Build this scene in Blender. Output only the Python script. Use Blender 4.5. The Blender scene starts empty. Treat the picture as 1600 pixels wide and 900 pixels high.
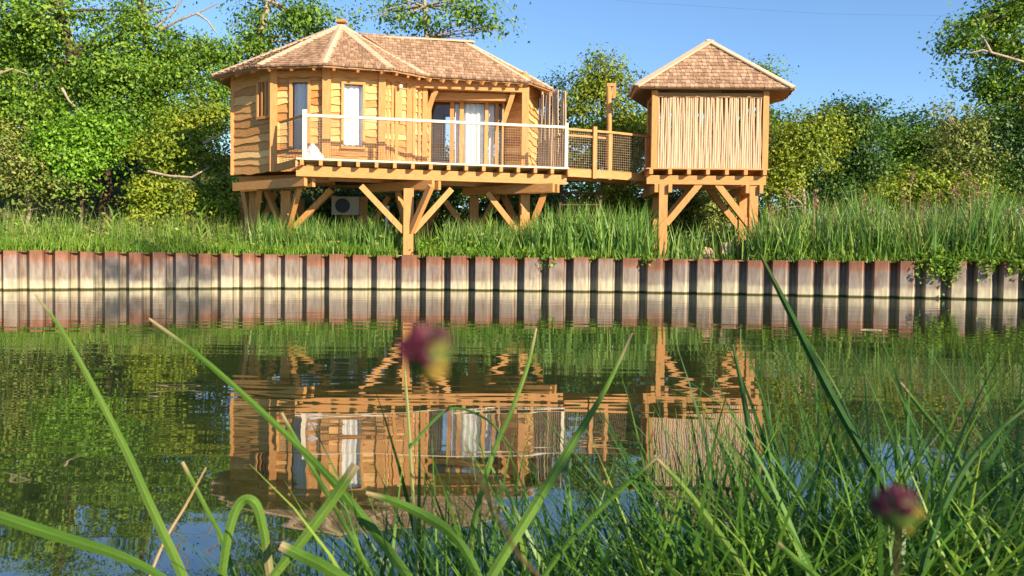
import bpy, math, random
import numpy as np
from mathutils import Vector, Matrix
random.seed(7); RNG = np.random.default_rng(11)
S = bpy.context.scene; COL = S.collection
R = math.radians
# ------------------------------------------------------------------ camera
EYE = 0.72; F = 1250.0
cam = bpy.data.cameras.new('camera'); CAM = bpy.data.objects.new('camera', cam); COL.objects.link(CAM)
cam.sensor_width = 36; cam.lens = 36*F/1600; cam.clip_start = 0.01; cam.clip_end = 3000
ROT = Matrix.Rotation(R(90)-math.atan(39.5/F), 3, 'X') @ Matrix.Rotation(0.012, 3, 'Z')
CAM.matrix_world = Matrix.Translation((0, 0, EYE)) @ ROT.to_4x4()
cam.dof.use_dof = True; cam.dof.focus_distance = 18; cam.dof.aperture_fstop = 18
S.camera = CAM
# ------------------------------------------------------------------ light
SUN_EL, SUN_AZ = 24, 137          # azimuth clockwise from +Y: behind the camera, to the right
w = bpy.data.worlds.new('World'); S.world = w; w.use_nodes = True
nt = w.node_tree; bg = nt.nodes['Background']
sk = nt.nodes.new('ShaderNodeTexSky'); sk.sky_type = 'NISHITA'; sk.sun_disc = False
sk.sun_elevation = R(SUN_EL); sk.sun_rotation = R(SUN_AZ); sk.air_density = 1.0; sk.dust_density = 0.0; sk.ozone_density = 5.0
nt.links.new(sk.outputs[0], bg.inputs[0]); bg.inputs[1].default_value = 0.112
sl = bpy.data.lights.new('sun', 'SUN'); sl.energy = 5.0; sl.angle = R(0.5); sl.color = (1, .84, .62)
so = bpy.data.objects.new('sun', sl); COL.objects.link(so)
sd = Vector((math.sin(R(SUN_AZ))*math.cos(R(SUN_EL)), math.cos(R(SUN_AZ))*math.cos(R(SUN_EL)), math.sin(R(SUN_EL))))
so.rotation_euler = sd.to_track_quat('Z', 'Y').to_euler(); so.location = (10, -15, 12)
V = S.view_settings; V.view_transform = 'Standard'; V.look = 'None'; V.gamma = 1; V.use_curve_mapping = False; V.exposure = 0.92
S.cycles.max_bounces = 8; S.cycles.diffuse_bounces = 3; S.cycles.transparent_max_bounces = 12
S.cycles.use_denoising = True
# ------------------------------------------------------------------ helpers
def at(px, py, Y):
    d = ROT @ Vector(((px-800)/F, -(py-450)/F, -1)); k = Y/d.y
    return Vector((d.x*k, Y, EYE+d.z*k))
def tag(o, label=None, cat=None, group=None, kind=None):
    if label: o['label'] = label
    if cat: o['category'] = cat
    if group: o['group'] = group
    if kind: o['kind'] = kind
    return o
def empty(name, loc, label=None, cat=None, group=None):
    o = bpy.data.objects.new(name, None); o.location = loc; o.empty_display_size = .2; COL.objects.link(o)
    return tag(o, label, cat, group)
def link_mesh(name, me, mat, parent, recenter=None):
    o = bpy.data.objects.new(name, me); COL.objects.link(o)
    if mat: me.materials.append(mat)
    if parent is not None:
        o.parent = parent
        if parent.type == 'EMPTY': o.location = -Vector(parent.location)
        elif parent.parent is None: o.location = -Vector(parent.location)
    else:
        n = len(me.vertices); co = np.empty(n*3, 'f'); me.vertices.foreach_get('co', co); co = co.reshape(-1, 3)
        if recenter is None:
            recenter = ((co[:,0].min()+co[:,0].max())/2, (co[:,1].min()+co[:,1].max())/2, co[:,2].min())
        co -= np.array(recenter, 'f'); me.vertices.foreach_set('co', co.ravel()); o.location = recenter; me.update()
    return o
def npmesh(name, verts, faces, mat, parent=None, smooth=False):
    """verts (n,3), faces (m,k) all the same k"""
    me = bpy.data.meshes.new(name); verts = np.asarray(verts, 'f'); faces = np.asarray(faces, 'i'); k = faces.shape[1]
    me.vertices.add(len(verts)); me.vertices.foreach_set('co', verts.ravel())
    me.loops.add(faces.size); me.loops.foreach_set('vertex_index', faces.ravel())
    me.polygons.add(len(faces)); me.polygons.foreach_set('loop_start', np.arange(0, faces.size, k, dtype='i'))
    me.polygons.foreach_set('loop_total', np.full(len(faces), k, 'i'))
    if smooth: me.polygons.foreach_set('use_smooth', np.ones(len(faces), bool))
    me.update(calc_edges=True); me.validate()
    return link_mesh(name, me, mat, parent)
class MB:
    def __init__(s): s.v = []; s.f = []; s.sm = []
    def add(s, vs, fs, sm=False):
        b = len(s.v); s.v += [tuple(p) for p in vs]
        s.f += [tuple(i+b for i in f) for f in fs]; s.sm += [sm]*len(fs); return s
    def beam(s, p0, p1, wd, ht, up=(0, 0, 1)):
        p0 = Vector(p0); p1 = Vector(p1); d = (p1-p0).normalized(); u = Vector(up)
        if abs(d.dot(u)) > .98: u = Vector((0, 1, 0))
        a = d.cross(u).normalized(); u = a.cross(d).normalized()
        vs = []
        for p in (p0, p1):
            for i, j in ((-1, -1), (1, -1), (1, 1), (-1, 1)): vs.append(p+a*(i*wd/2)+u*(j*ht/2))
        return s.add(vs, [(0, 1, 2, 3), (7, 6, 5, 4), (0, 4, 5, 1), (1, 5, 6, 2), (2, 6, 7, 3), (3, 7, 4, 0)])
    def post(s, x, y, z0, z1, wd, yaw=0, wd2=None):
        c, n = math.cos(yaw), math.sin(yaw); h = wd/2; g = (wd2 or wd)/2
        vs = [(x+i*h*c-j*g*n, y+i*h*n+j*g*c, z) for z in (z0, z1) for i, j in ((-1, -1), (1, -1), (1, 1), (-1, 1))]
        return s.add(vs, [(3, 2, 1, 0), (4, 5, 6, 7), (0, 1, 5, 4), (1, 2, 6, 5), (2, 3, 7, 6), (3, 0, 4, 7)])
    def tube(s, pts, rad, n=6, cap=True):
        pts = [Vector(p) for p in pts]; m = len(pts)
        if not hasattr(rad, '__len__'): rad = [rad]*m
        vs = []; fs = []
        for i, p in enumerate(pts):
            d = (pts[min(i+1, m-1)]-pts[max(i-1, 0)]).normalized()
            a = d.cross(Vector((0, 0, 1)) if abs(d.z) < .9 else Vector((1, 0, 0))).normalized(); b = d.cross(a)
            for k in range(n):
                t = 2*math.pi*k/n; vs.append(p+(a*math.cos(t)+b*math.sin(t))*rad[i])
        for i in range(m-1):
            for k in range(n):
                q = (k+1) % n; fs.append((i*n+k, i*n+q, (i+1)*n+q, (i+1)*n+k))
        s.add(vs, fs, True)
        if cap: s.add([vs[k] for k in range(n)], [tuple(range(n))[::-1]]); s.add(vs[-n:], [tuple(range(n))])
        return s
    def slab(s, poly, off):
        """poly: list of 3d points, off: vector thickness"""
        n = len(poly); p = [Vector(q) for q in poly]; q = [a+Vector(off) for a in p]
        return s.add(p+q, [tuple(range(n)), tuple(range(2*n-1, n-1, -1))]+[(i, i+n, (i+1) % n+n, (i+1) % n) for i in range(n)])
    def build(s, name, mat, parent=None):
        me = bpy.data.meshes.new(name); me.from_pydata(s.v, [], s.f); me.polygons.foreach_set('use_smooth', s.sm)
        import bmesh
        bm = bmesh.new(); bm.from_mesh(me); bmesh.ops.recalc_face_normals(bm, faces=bm.faces); bm.to_mesh(me); bm.free(); me.update()
        return link_mesh(name, me, mat, parent)
# ------------------------------------------------------------------ materials
def new_mat(name):
    m = bpy.data.materials.new(name); m.use_nodes = True; t = m.node_tree
    return m, t, t.nodes['Principled BSDF'], t.links.new
def ramp(t, stops):
    r = t.nodes.new('ShaderNodeValToRGB'); e = r.color_ramp.elements
    while len(e) < len(stops): e.new(.5)
    for q, (p, c) in zip(e, stops): q.position = p; q.color = (*c, 1)
    return r
def noise(t, L, scale=(1, 1, 1), sc=5, det=3, rough=.55, coord='Object'):
    tc = t.nodes.new('ShaderNodeTexCoord'); mp = t.nodes.new('ShaderNodeMapping'); mp.inputs['Scale'].default_value = scale
    n = t.nodes.new('ShaderNodeTexNoise'); n.inputs['Scale'].default_value = sc; n.inputs['Detail'].default_value = det; n.inputs['Roughness'].default_value = rough
    L(tc.outputs[coord], mp.inputs[0]); L(mp.outputs[0], n.inputs[0]); return n
def math_n(t, L, op, a, b):
    m = t.nodes.new('ShaderNodeMath'); m.operation = op
    for i, x in enumerate((a, b)):
        if isinstance(x, (int, float)): m.inputs[i].default_value = x
        else: L(x, m.inputs[i])
    return m.outputs[0]
def wood(name, c0, c1, c2, scale, rough=.6, isl=.45, bump=.25, sc=6):
    m, t, b, L = new_mat(name)
    n = noise(t, L, scale, sc, 4, .6); g = t.nodes.new('ShaderNodeNewGeometry')
    x = math_n(t, L, 'ADD', math_n(t, L, 'MULTIPLY', n.outputs[0], 1-isl), math_n(t, L, 'MULTIPLY', g.outputs['Random Per Island'], isl))
    r = ramp(t, [(.22, c0), (.5, c1), (.78, c2)]); L(x, r.inputs[0]); L(r.outputs[0], b.inputs['Base Color'])
    b.inputs['Roughness'].default_value = rough; b.inputs['Specular IOR Level'].default_value = .3
    bp = t.nodes.new('ShaderNodeBump'); bp.inputs['Strength'].default_value = bump; bp.inputs['Distance'].default_value = .01
    L(n.outputs[0], bp.inputs['Height']); L(bp.outputs[0], b.inputs['Normal'])
    return m
HX = (1, 1, 9); VZ = (8, 8, .6)
M = {}
M['plank'] = wood('plank wood', (.34, .14, .036), (.66, .345, .115), (.82, .53, .22), HX)
M['timber_h'] = wood('timber along', (.29, .12, .035), (.52, .24, .075), (.67, .36, .135), HX, isl=.3)
M['timber_v'] = wood('timber upright', (.29, .12, .035), (.52, .24, .075), (.67, .36, .135), VZ, isl=.3)
M['pale'] = wood('pale rail wood', (.62, .48, .32), (.78, .66, .48), (.85, .76, .6), HX, isl=.3)
M['cap'] = wood('pale ridge boards', (.42, .25, .14), (.62, .41, .26), (.74, .54, .38), (3, 3, 3), isl=.35)
M['shingle'] = wood('roof shingles', (.20, .115, .07), (.37, .23, .14), (.56, .38, .25), (4, 4, 4), rough=.85, isl=.36, sc=7)
M['stake'] = wood('peeled stakes', (.25, .14, .07), (.50, .335, .20), (.70, .53, .37), VZ, isl=.7)
M['stake_shade'] = wood('stakes darkened for shade', (.22, .13, .07), (.42, .28, .17), (.6, .44, .3), VZ, isl=.7)  # darker copy of the stake colour, the screen's shade put into it
M['shadewood'] = wood('wood darkened for shade', (.05, .03, .015), (.09, .05, .025), (.14, .08, .04), HX)  # for the ladder: shade under the walkway put into the wood colour
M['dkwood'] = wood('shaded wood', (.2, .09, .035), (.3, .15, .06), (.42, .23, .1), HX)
def plain(name, c, rough=.6, spec=.4, metal=0, var=.25, sc=8):
    m, t, b, L = new_mat(name); n = noise(t, L, (1, 1, 1), sc, 4)
    lo = tuple(x*(1-var) for x in c); hi = tuple(min(1, x*(1+var)) for x in c)
    r = ramp(t, [(.3, lo), (.7, hi)]); L(n.outputs[0], r.inputs[0]); L(r.outputs[0], b.inputs['Base Color'])
    b.inputs['Roughness'].default_value = rough; b.inputs['Specular IOR Level'].default_value = spec; b.inputs['Metallic'].default_value = metal
    return m
M['curtain'] = plain('white curtain', (.78, .78, .76), .9, .1, var=.05)
M['dark'] = plain('dark metal', (.02, .02, .022), .5)
M['net'] = plain('brown net', (.38, .27, .18), .8, .1)
M['white'] = plain('white enamel', (.72, .71, .68), .45, var=.05)
M['concrete'] = plain('concrete', (.42, .38, .32), .9, .1)
M['bark'] = plain('bark', (.085, .06, .04), .9, .1, var=.6, sc=14)
M['palebark'] = plain('pale dead wood', (.36, .28, .2), .9, .1, var=.4, sc=14)
def glass():
    m, t, b, L = new_mat('window glass'); t.nodes.remove(b); o = t.nodes['Material Output']
    tr = t.nodes.new('ShaderNodeBsdfTransparent'); gl = t.nodes.new('ShaderNodeBsdfGlossy'); gl.inputs['Roughness'].default_value = .02
    fr = t.nodes.new('ShaderNodeFresnel'); fr.inputs[0].default_value = 1.4; mx = t.nodes.new('ShaderNodeMixShader')
    L(fr.outputs[0], mx.inputs[0]); L(tr.outputs[0], mx.inputs[1]); L(gl.outputs[0], mx.inputs[2]); L(mx.outputs[0], o.inputs[0]); return m
M['glass'] = glass()
def leaf(name, stops, trans=.24, gloss=.35, rough=.5, big=.5):
    m, t, b, L = new_mat(name); o = t.nodes['Material Output']
    g = t.nodes.new('ShaderNodeNewGeometry'); n = noise(t, L, (1, 1, 1), .9, 2)
    x = math_n(t, L, 'ADD', math_n(t, L, 'MULTIPLY', g.outputs['Random Per Island'], 1-big), math_n(t, L, 'MULTIPLY', n.outputs[0], big))
    r = ramp(t, stops); L(x, r.inputs[0]); L(r.outputs[0], b.inputs['Base Color'])
    b.inputs['Roughness'].default_value = rough; b.inputs['Specular IOR Level'].default_value = gloss
    tl = t.nodes.new('ShaderNodeBsdfTranslucent'); hs = t.nodes.new('ShaderNodeHueSaturation'); hs.inputs['Value'].default_value = 1.3; hs.inputs['Hue'].default_value = .485
    L(r.outputs[0], hs.inputs['Color']); L(hs.outputs[0], tl.inputs[0])
    mx = t.nodes.new('ShaderNodeMixShader'); mx.inputs[0].default_value = trans
    L(b.outputs[0], mx.inputs[1]); L(tl.outputs[0], mx.inputs[2]); L(mx.outputs[0], o.inputs[0]); return m
G3 = lambda a, b, c: [(.25, a), (.5, b), (.78, c)]
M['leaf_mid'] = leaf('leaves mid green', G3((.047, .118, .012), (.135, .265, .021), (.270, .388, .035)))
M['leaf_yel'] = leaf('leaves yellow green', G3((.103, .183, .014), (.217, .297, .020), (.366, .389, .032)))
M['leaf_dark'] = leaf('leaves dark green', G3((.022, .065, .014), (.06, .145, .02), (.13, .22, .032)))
M['leaf_olive'] = leaf('leaves olive', G3((.090, .143, .027), (.195, .255, .045), (.375, .375, .083)))
M['leaf_lush'] = leaf('nettles lush green', G3((.078, .208, .013), (.156, .338, .021), (.273, .442, .033)))
M['grass'] = leaf('bank grass', G3((.069, .172, .014), (.149, .286, .026), (.286, .378, .057)), trans=.3)
M['seed'] = leaf('pale seeding grass', G3((.13, .17, .04), (.22, .25, .07), (.34, .34, .13)), trans=.2)
M['reed'] = leaf('reeds', G3((.065, .167, .026), (.138, .275, .043), (.290, .406, .087)), trans=.25, gloss=.4)
M['fgrass'] = leaf('foreground grass', G3((.028, .089, .018), (.057, .152, .023), (.152, .290, .032)), trans=.3, gloss=.35, rough=.45)
M['lush'] = leaf('lush foreground grass', G3((.07, .19, .015), (.14, .28, .022), (.28, .38, .05)), trans=.3, gloss=.3)
M['blade'] = leaf('broad foreground blades', G3((.07, .15, .025), (.12, .21, .03), (.22, .30, .05)), trans=.35, gloss=.25, rough=.5)
M['blade_dk'] = leaf('dark foreground blades', G3((.025, .085, .014), (.04, .12, .018), (.06, .15, .022)), trans=.3, gloss=.2, rough=.5)
M['dry'] = leaf('dry stems', G3((.3, .2, .09), (.42, .3, .14), (.55, .42, .22)), trans=.2)
M['plume'] = leaf('brown plumes', G3((.22, .13, .07), (.34, .21, .12), (.46, .3, .18)), trans=.2)
def blade_mat(name, c0, c1, c2, trans, dry=(.5, .38, .2)):
    m, t, b, L = new_mat(name); o = t.nodes['Material Output']
    n = noise(t, L, (9, .8, 1), 3.2, 3, .65, coord='UV'); n2 = noise(t, L, (1, 2.5, 1), 1.3, 3, .6, coord='UV'); oi = t.nodes.new('ShaderNodeObjectInfo')
    x = math_n(t, L, 'ADD', math_n(t, L, 'MULTIPLY', n.outputs[0], .55), math_n(t, L, 'MULTIPLY', n2.outputs[0], .45))
    x = math_n(t, L, 'ADD', x, math_n(t, L, 'MULTIPLY', math_n(t, L, 'SUBTRACT', oi.outputs['Random'], .5), .25))
    r = ramp(t, G3(c0, c1, c2)); L(x, r.inputs[0])
    tc = t.nodes.new('ShaderNodeTexCoord'); sp = t.nodes.new('ShaderNodeSeparateXYZ'); L(tc.outputs['UV'], sp.inputs[0])
    d = math_n(t, L, 'ADD', sp.outputs[1], math_n(t, L, 'MULTIPLY', math_n(t, L, 'SUBTRACT', n2.outputs[0], .5), .16))
    dr = ramp(t, [(.0, (1, 1, 1)), (.05, (.8, .8, .8)), (.13, (0, 0, 0))]); L(d, dr.inputs[0])
    mc = t.nodes.new('ShaderNodeMix'); mc.data_type = 'RGBA'; mc.inputs[7].default_value = (*dry, 1); L(dr.outputs[0], mc.inputs[0]); L(r.outputs[0], mc.inputs[6])
    rib = ramp(t, [(0, (1, 1, 1)), (.40, (1, 1, 1)), (.5, (1.5, 1.45, 1.6)), (.60, (1, 1, 1))]); L(sp.outputs[0], rib.inputs[0])
    n3 = noise(t, L, (2.5, 26, 1), 1.7, 4, .7, coord='UV'); bl = ramp(t, [(.0, (1, 1, 1)), (.62, (1, 1, 1)), (.72, (.62, .42, .28))]); L(n3.outputs[0], bl.inputs[0])
    for q in (rib, bl):
        mm = t.nodes.new('ShaderNodeMix'); mm.data_type = 'RGBA'; mm.blend_type = 'MULTIPLY'; mm.inputs[0].default_value = 1; L(mc.outputs[2], mm.inputs[6]); L(q.outputs[0], mm.inputs[7]); mc = mm
    L(mc.outputs[2], b.inputs['Base Color']); b.inputs['Roughness'].default_value = .5; b.inputs['Specular IOR Level'].default_value = .25
    bp = t.nodes.new('ShaderNodeBump'); bp.inputs['Strength'].default_value = .5; bp.inputs['Distance'].default_value = .002; L(n.outputs[0], bp.inputs['Height']); L(bp.outputs[0], b.inputs['Normal'])
    tl = t.nodes.new('ShaderNodeBsdfTranslucent'); L(mc.outputs[2], tl.inputs[0]); mx = t.nodes.new('ShaderNodeMixShader'); mx.inputs[0].default_value = trans
    L(b.outputs[0], mx.inputs[1]); L(tl.outputs[0], mx.inputs[2]); L(mx.outputs[0], o.inputs[0]); return m
M['vblade'] = blade_mat('veined foreground blades', (.05, .14, .015), (.11, .23, .025), (.25, .35, .07), .35)
M['vblade_dk'] = blade_mat('veined dark blades', (.02, .075, .012), (.035, .11, .016), (.07, .17, .03), .3, (.1, .13, .04))
def ground_mat(name, a, b_, c, sc):
    m, t, b, L = new_mat(name); n = noise(t, L, (1, 1, 1), sc, 6)
    r = ramp(t, [(.3, a), (.5, b_), (.7, c)]); L(n.outputs[0], r.inputs[0]); L(r.outputs[0], b.inputs['Base Color']); b.inputs['Roughness'].default_value = .95
    b.inputs['Specular IOR Level'].default_value = .1; return m
M['ground'] = ground_mat('bank soil and grass', (.04, .06, .015), (.09, .10, .03), (.26, .23, .10), .35)
M['mud'] = ground_mat('near bank soil', (.02, .025, .01), (.03, .04, .012), (.05, .045, .02), 6)
def water_mat():
    m, t, b, L = new_mat('canal water')
    b.inputs['Base Color'].default_value = (.03, .042, .014, 1); b.inputs['Roughness'].default_value = .015; b.inputs['IOR'].default_value = 2.4
    n1 = noise(t, L, (.55, 1.6, 1), 1.6, 2, .5); n2 = noise(t, L, (.5, 1.3, 1), .45, 2, .5)
    b1 = t.nodes.new('ShaderNodeBump'); b1.inputs['Strength'].default_value = 1; b1.inputs['Distance'].default_value = .0038
    b2 = t.nodes.new('ShaderNodeBump'); b2.inputs['Strength'].default_value = 1; b2.inputs['Distance'].default_value = .004
    L(n1.outputs[0], b1.inputs['Height']); L(n2.outputs[0], b2.inputs['Height']); L(b1.outputs[0], b2.inputs['Normal']); L(b2.outputs[0], b.inputs['Normal'])
    return m
M['water'] = water_mat()
def pile_mat():
    m, t, b, L = new_mat('rusty sheet piling'); tc = t.nodes.new('ShaderNodeTexCoord'); sx = t.nodes.new('ShaderNodeSeparateXYZ'); L(tc.outputs['Object'], sx.inputs[0])
    g = t.nodes.new('ShaderNodeNewGeometry'); n = noise(t, L, (1, 1, .5), 3.2, 5, .65); n2 = noise(t, L, (3, 3, .5), 5, 4, .6)
    jit = math_n(t, L, 'MULTIPLY', math_n(t, L, 'SUBTRACT', n.outputs[0], .5), .3)
    oi = t.nodes.new('ShaderNodeObjectInfo')
    jz = math_n(t, L, 'MULTIPLY', math_n(t, L, 'SUBTRACT', oi.outputs['Random'], .5), .26)
    amt = math_n(t, L, 'MINIMUM', math_n(t, L, 'MAXIMUM', math_n(t, L, 'MULTIPLY', math_n(t, L, 'SUBTRACT', sx.outputs[2], .05), 3), 0), 1)
    z = math_n(t, L, 'ADD', sx.outputs[2], math_n(t, L, 'MULTIPLY', math_n(t, L, 'ADD', jit, jz), amt))
    mr = math_n(t, L, 'MULTIPLY', z, 1/.9)
    r = ramp(t, [(.0, (.045, .045, .016)), (.03, (.09, .085, .03)), (.055, (.46, .40, .27)), (.22, (.42, .36, .25)), (.32, (.26, .22, .175)), (.66, (.23, .185, .155)), (.76, (.235, .155, .125)), (.80, (.24, .115, .07)), (.95, (.19, .085, .05))])
    L(mr, r.inputs[0]); hs = t.nodes.new('ShaderNodeHueSaturation'); L(r.outputs[0], hs.inputs['Color'])
    L(math_n(t, L, 'ADD', math_n(t, L, 'MULTIPLY', n2.outputs[0], 1.3), .32), hs.inputs['Value'])
    n3 = noise(t, L, (1.5, 1.5, .35), 4, 5, .7); mk = ramp(t, [(.5, (0, 0, 0)), (.66, (.75, .75, .75))]); L(n3.outputs[0], mk.inputs[0])
    fz = ramp(t, [(.1, (0, 0, 0)), (.4, (1, 1, 1))]); L(mr, fz.inputs[0])
    rx = t.nodes.new('ShaderNodeMix'); rx.data_type = 'RGBA'; rx.inputs[7].default_value = (.15, .075, .045, 1); L(math_n(t, L, 'MULTIPLY', mk.outputs[0], fz.outputs[0]), rx.inputs[0]); L(hs.outputs[0], rx.inputs[6]); L(rx.outputs[2], b.inputs['Base Color'])
    b.inputs['Roughness'].default_value = .8; b.inputs['Specular IOR Level'].default_value = .25; return m
M['pile'] = pile_mat()
# ------------------------------------------------------------------ setting: water, banks
def sample(keys, x):
    xs = [k[0] for k in keys]; ys = [k[1] for k in keys]; return float(np.interp(x, xs, ys))
WALLD = [(-3000, 12.6), (-700, 13.6), (-100, 16.4), (0, 17.0), (200, 18.4), (420, 20.0), (640, 20.4), (1000, 20.3), (1300, 19.2), (1600, 18.2), (2400, 16.5), (4500, 14)]
def wall_pt(px):
    Y = sample(WALLD, px); return Vector(((px-800)/F*Y, Y, 0))
WTOP = .87
npmesh('water', [(-90, -12, 0), (90, -12, 0), (90, 40, 0), (-90, 40, 0)], [(0, 1, 2, 3)], M['water'])
tag(bpy.data.objects['water'], 'still green canal water mirroring the trees and cabins', 'water', kind='structure')
def bank_z(X, Y, k):
    # k: ratio of distance to the wall distance; rises to a low hill on the left
    hill = max(0, min(1, (k-1.5)/.9)); hill = hill*hill*(3-2*hill)
    s = 1/(1+math.exp((X/max(Y, 1)+.12)*9))
    return WTOP-.05+.12*min(1, (k-1)*4)+hill*(1.1+5.6*s)
ks = [1.004, 1.02, 1.06, 1.12, 1.25, 1.45, 1.7, 1.95, 2.2, 2.5, 3, 5, 10, 30]
pxs = list(range(-3000, 4501, 60)); vs = []; fs = []
for k in ks:
    for px in pxs:
        p = wall_pt(px)*k; vs.append((p.x, p.y, bank_z(p.x, p.y, k)))
n = len(pxs)
for i in range(len(ks)-1):
    for j in range(n-1): fs.append((i*n+j, i*n+j+1, (i+1)*n+j+1, (i+1)*n+j))
tag(npmesh('far_bank_ground', vs, fs, M['ground'], smooth=True), 'grassy ground of the far bank rising to a low hill', 'ground', kind='structure')
EDGE = [(-8, .9), (-1.6, 1.05), (-.6, 1.15), (0, 1.3), (.35, 1.5), (.9, 1.65), (1.6, 1.75), (3, 1.8), (8, 1.8)]
def near_z(x, y):
    e = np.interp(x, [k[0] for k in EDGE], [k[1] for k in EDGE]); g = 1/(1+np.exp(-(np.asarray(x)-.25)*7))
    return (.24+.06*g)*np.tanh((e-y)*(.7+1.7*g))+.02*np.sin(np.asarray(x)*5)*np.sin(np.asarray(y)*4)
xs = np.linspace(-8, 8, 81); ysn = np.concatenate([[-40, -15, -6, -3], np.linspace(-2, 3.6, 40)]); vs = []; fs = []
for y in ysn:
    for x in xs: vs.append((x*(1 if y > -3 else 5), y, float(near_z(x, y))))
n = len(xs)
for i in range(len(ysn)-1):
    for j in range(n-1): fs.append((i*n+j, i*n+j+1, (i+1)*n+j+1, (i+1)*n+j))
tag(npmesh('near_bank_ground', vs, fs, M['mud'], smooth=True), 'dark soil of the near bank under the grass', 'ground', kind='structure')
# ------------------------------------------------------------------ sheet pile wall
pile_root = empty('sheet_pile_wall', wall_pt(640), 'low rusty steel sheet pile wall along the far water edge', 'retaining wall')
edges = []   # left edge of every outer pan, in photo columns
x = -118.0
while x < 1700:
    edges.append(x)
    if x < 0: stp = 41
    elif x < 420: stp = 41-8*(x/400)
    elif x < 560: stp = 33+5.3*(x-420)/140
    else: stp = 38.4+2.6*max(0, x-900)/700
    x += stp
for i in range(len(edges)-1):
    A = wall_pt(edges[i]); B = wall_pt(edges[i+1]); d = (B-A); L_ = d.length; d.normalize(); nrm = Vector((d.y, -d.x, 0)); dep = float(np.interp(edges[i], [380, 640], [.2, .31]))
    jt = random.uniform(-.02, .02); prof = [(0, 0), (.50, 0), (.60, .095), (.61, .125), (.625, .1), (.64, .13), (.76, dep*.9), (.79, dep), (.92, dep), (1.0, 0)]
    pts = [A+d*(u*L_)-nrm*v for u, v in prof]; zt = WTOP+jt; tk = .012
    m = MB(); n = len(pts)
    fr = [Vector((p.x, p.y, z)) for z in (-.6, zt) for p in pts]
    m.add(fr, [(j, j+1, n+j+1, n+j) for j in range(n-1)])
    m.add([Vector((p.x, p.y, zt)) for p in pts]+[Vector((p.x, p.y, zt))-nrm*tk for p in pts], [(j, j+1, n+j+1, n+j) for j in range(n-1)])
    m.build('sheet_pile', M['pile'], pile_root)
# ------------------------------------------------------------------ the big cabin
Z0 = 3.31; EAVE = .72+5.09
house = empty('tree_house', at(600, 400, 22.5), 'larger golden timber cabin on stilts with polygonal shingle roof and railed deck', 'tree house')
house.location.z = WTOP
def flat(p, z): return Vector((p.x, p.y, z))
W = [at(366, 195, 22.75), at(430, 190, 21.75), at(511, 190, 21.55), at(596, 190, 21.85), at(638, 190, 22.4)]
W = [flat(p, 0) for p in W]
C = flat(at(533, 40, 23.8), 0)
def outw(p, k=.6): d = (p-C).normalized(); return p+d*k
P = [outw(p) for p in W]
APEX = at(533, 41, 23.8)
Q1 = flat(at(828, 131, 22.7), 0); Q2 = flat(at(864, 139, 23.6), 0)
def clip_poly(poly, a, b):
    out = []; n = len(poly); ex, ey = b[0]-a[0], b[1]-a[1]
    sd_ = lambda p: ex*(p[1]-a[1])-ey*(p[0]-a[0])
    for i in range(n):
        p, q = poly[i], poly[(i+1) % n]; sp, sq = sd_(p), sd_(q)
        if sp >= 0: out.append(p)
        if sp*sq < 0: t = sp/(sp-sq); out.append((p[0]+t*(q[0]-p[0]), p[1]+t*(q[1]-p[1])))
    return out
def shingle_facet(mb, poly, row=.155, wmin=.075, wmax=.15, th=.028, rows=True):
    """poly: 3d points, first edge is the eave (left to right seen from outside)"""
    o = poly[0]; u = (poly[1]-poly[0]).normalized(); nn = u.cross(poly[2]-poly[0]).normalized(); v = nn.cross(u)
    if nn.z < 0: nn = -nn; v = -v
    p2 = [((p-o).dot(u), (p-o).dot(v)) for p in poly]
    mb.slab(poly, -nn*.07)
    if not rows: return
    vm = max(p[1] for p in p2); um0 = min(p[0] for p in p2); um1 = max(p[0] for p in p2)
    r = 0; y0 = -.04
    while y0 < vm:
        x = um0-random.random()*.2
        while x < um1:
            wd = random.uniform(wmin, wmax); jy = random.uniform(-.018, .018); b0 = y0+jy
            q = [(x+.004, b0), (x+wd-.004, b0+random.uniform(-.006, .006)), (x+wd-.004, y0+row+.03), (x+.004, y0+row+.03)]
            lim = [(a[0], a[1]-(.05 if i < 2 else 0)) for i, a in enumerate(p2)]
            for i in range(len(lim)):
                q = clip_poly(q, lim[i], lim[(i+1) % len(lim)])
                if len(q) < 3: break
            if len(q) >= 3:
                tt = th*random.uniform(.75, 1.35); lift = lambda yy: .012+tt*(1-(yy-y0)/(row+.03))
                up = [o+u*a+v*b+nn*(lift(b)+.012) for a, b in q]; lo = [o+u*a+v*b+nn*.004 for a, b in q]; k = len(q)
                mb.add(up+lo, [tuple(range(k))]+[(i, i+k, (i+1) % k+k, (i+1) % k) for i in range(k)])
            x += wd
        y0 += row*random.uniform(.95, 1.05); r += 1
def cap_board(p0, p1, name, parent, wd=.14, th=.035, lift=.045, mat='cap'):
    p0 = Vector(p0)+Vector((0, 0, lift)); p1 = Vector(p1)+Vector((0, 0, lift)); d = (p1-p0).normalized()
    a = d.cross(Vector((0, 0, 1))).normalized(); u = a.cross(d)
    m = MB()
    for s in (-1, 1):   # two boards folded along the hip
        e0 = a*(s*wd)-u*(wd*.42)
        m.slab([p0, p1, p1+e0, p0+e0], u*th)
    return m.build(name, M[mat], parent)
E = [flat(p, EAVE) for p in P]
R0 = APEX+(E[4]-APEX)*.218
R1 = at(726, 66, 23.95); R1.z = R0.z
q1, q2 = flat(Q1, EAVE), flat(Q2, EAVE-.03)
q3 = Vector((1.35, 25.3, EAVE)); q4 = Vector((.3, 26.4, EAVE)); s1 = Vector((-2.6, 26.7, EAVE)); s2 = Vector((-6.0, 27.0, EAVE)); s3 = Vector((-8.3, 25.4, EAVE))
rf = MB()
for a, b in ((0, 1), (1, 2), (2, 3), (3, 4)): shingle_facet(rf, [E[a], E[b], APEX])
shingle_facet(rf, [E[4], q1, R1, R0])
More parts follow.
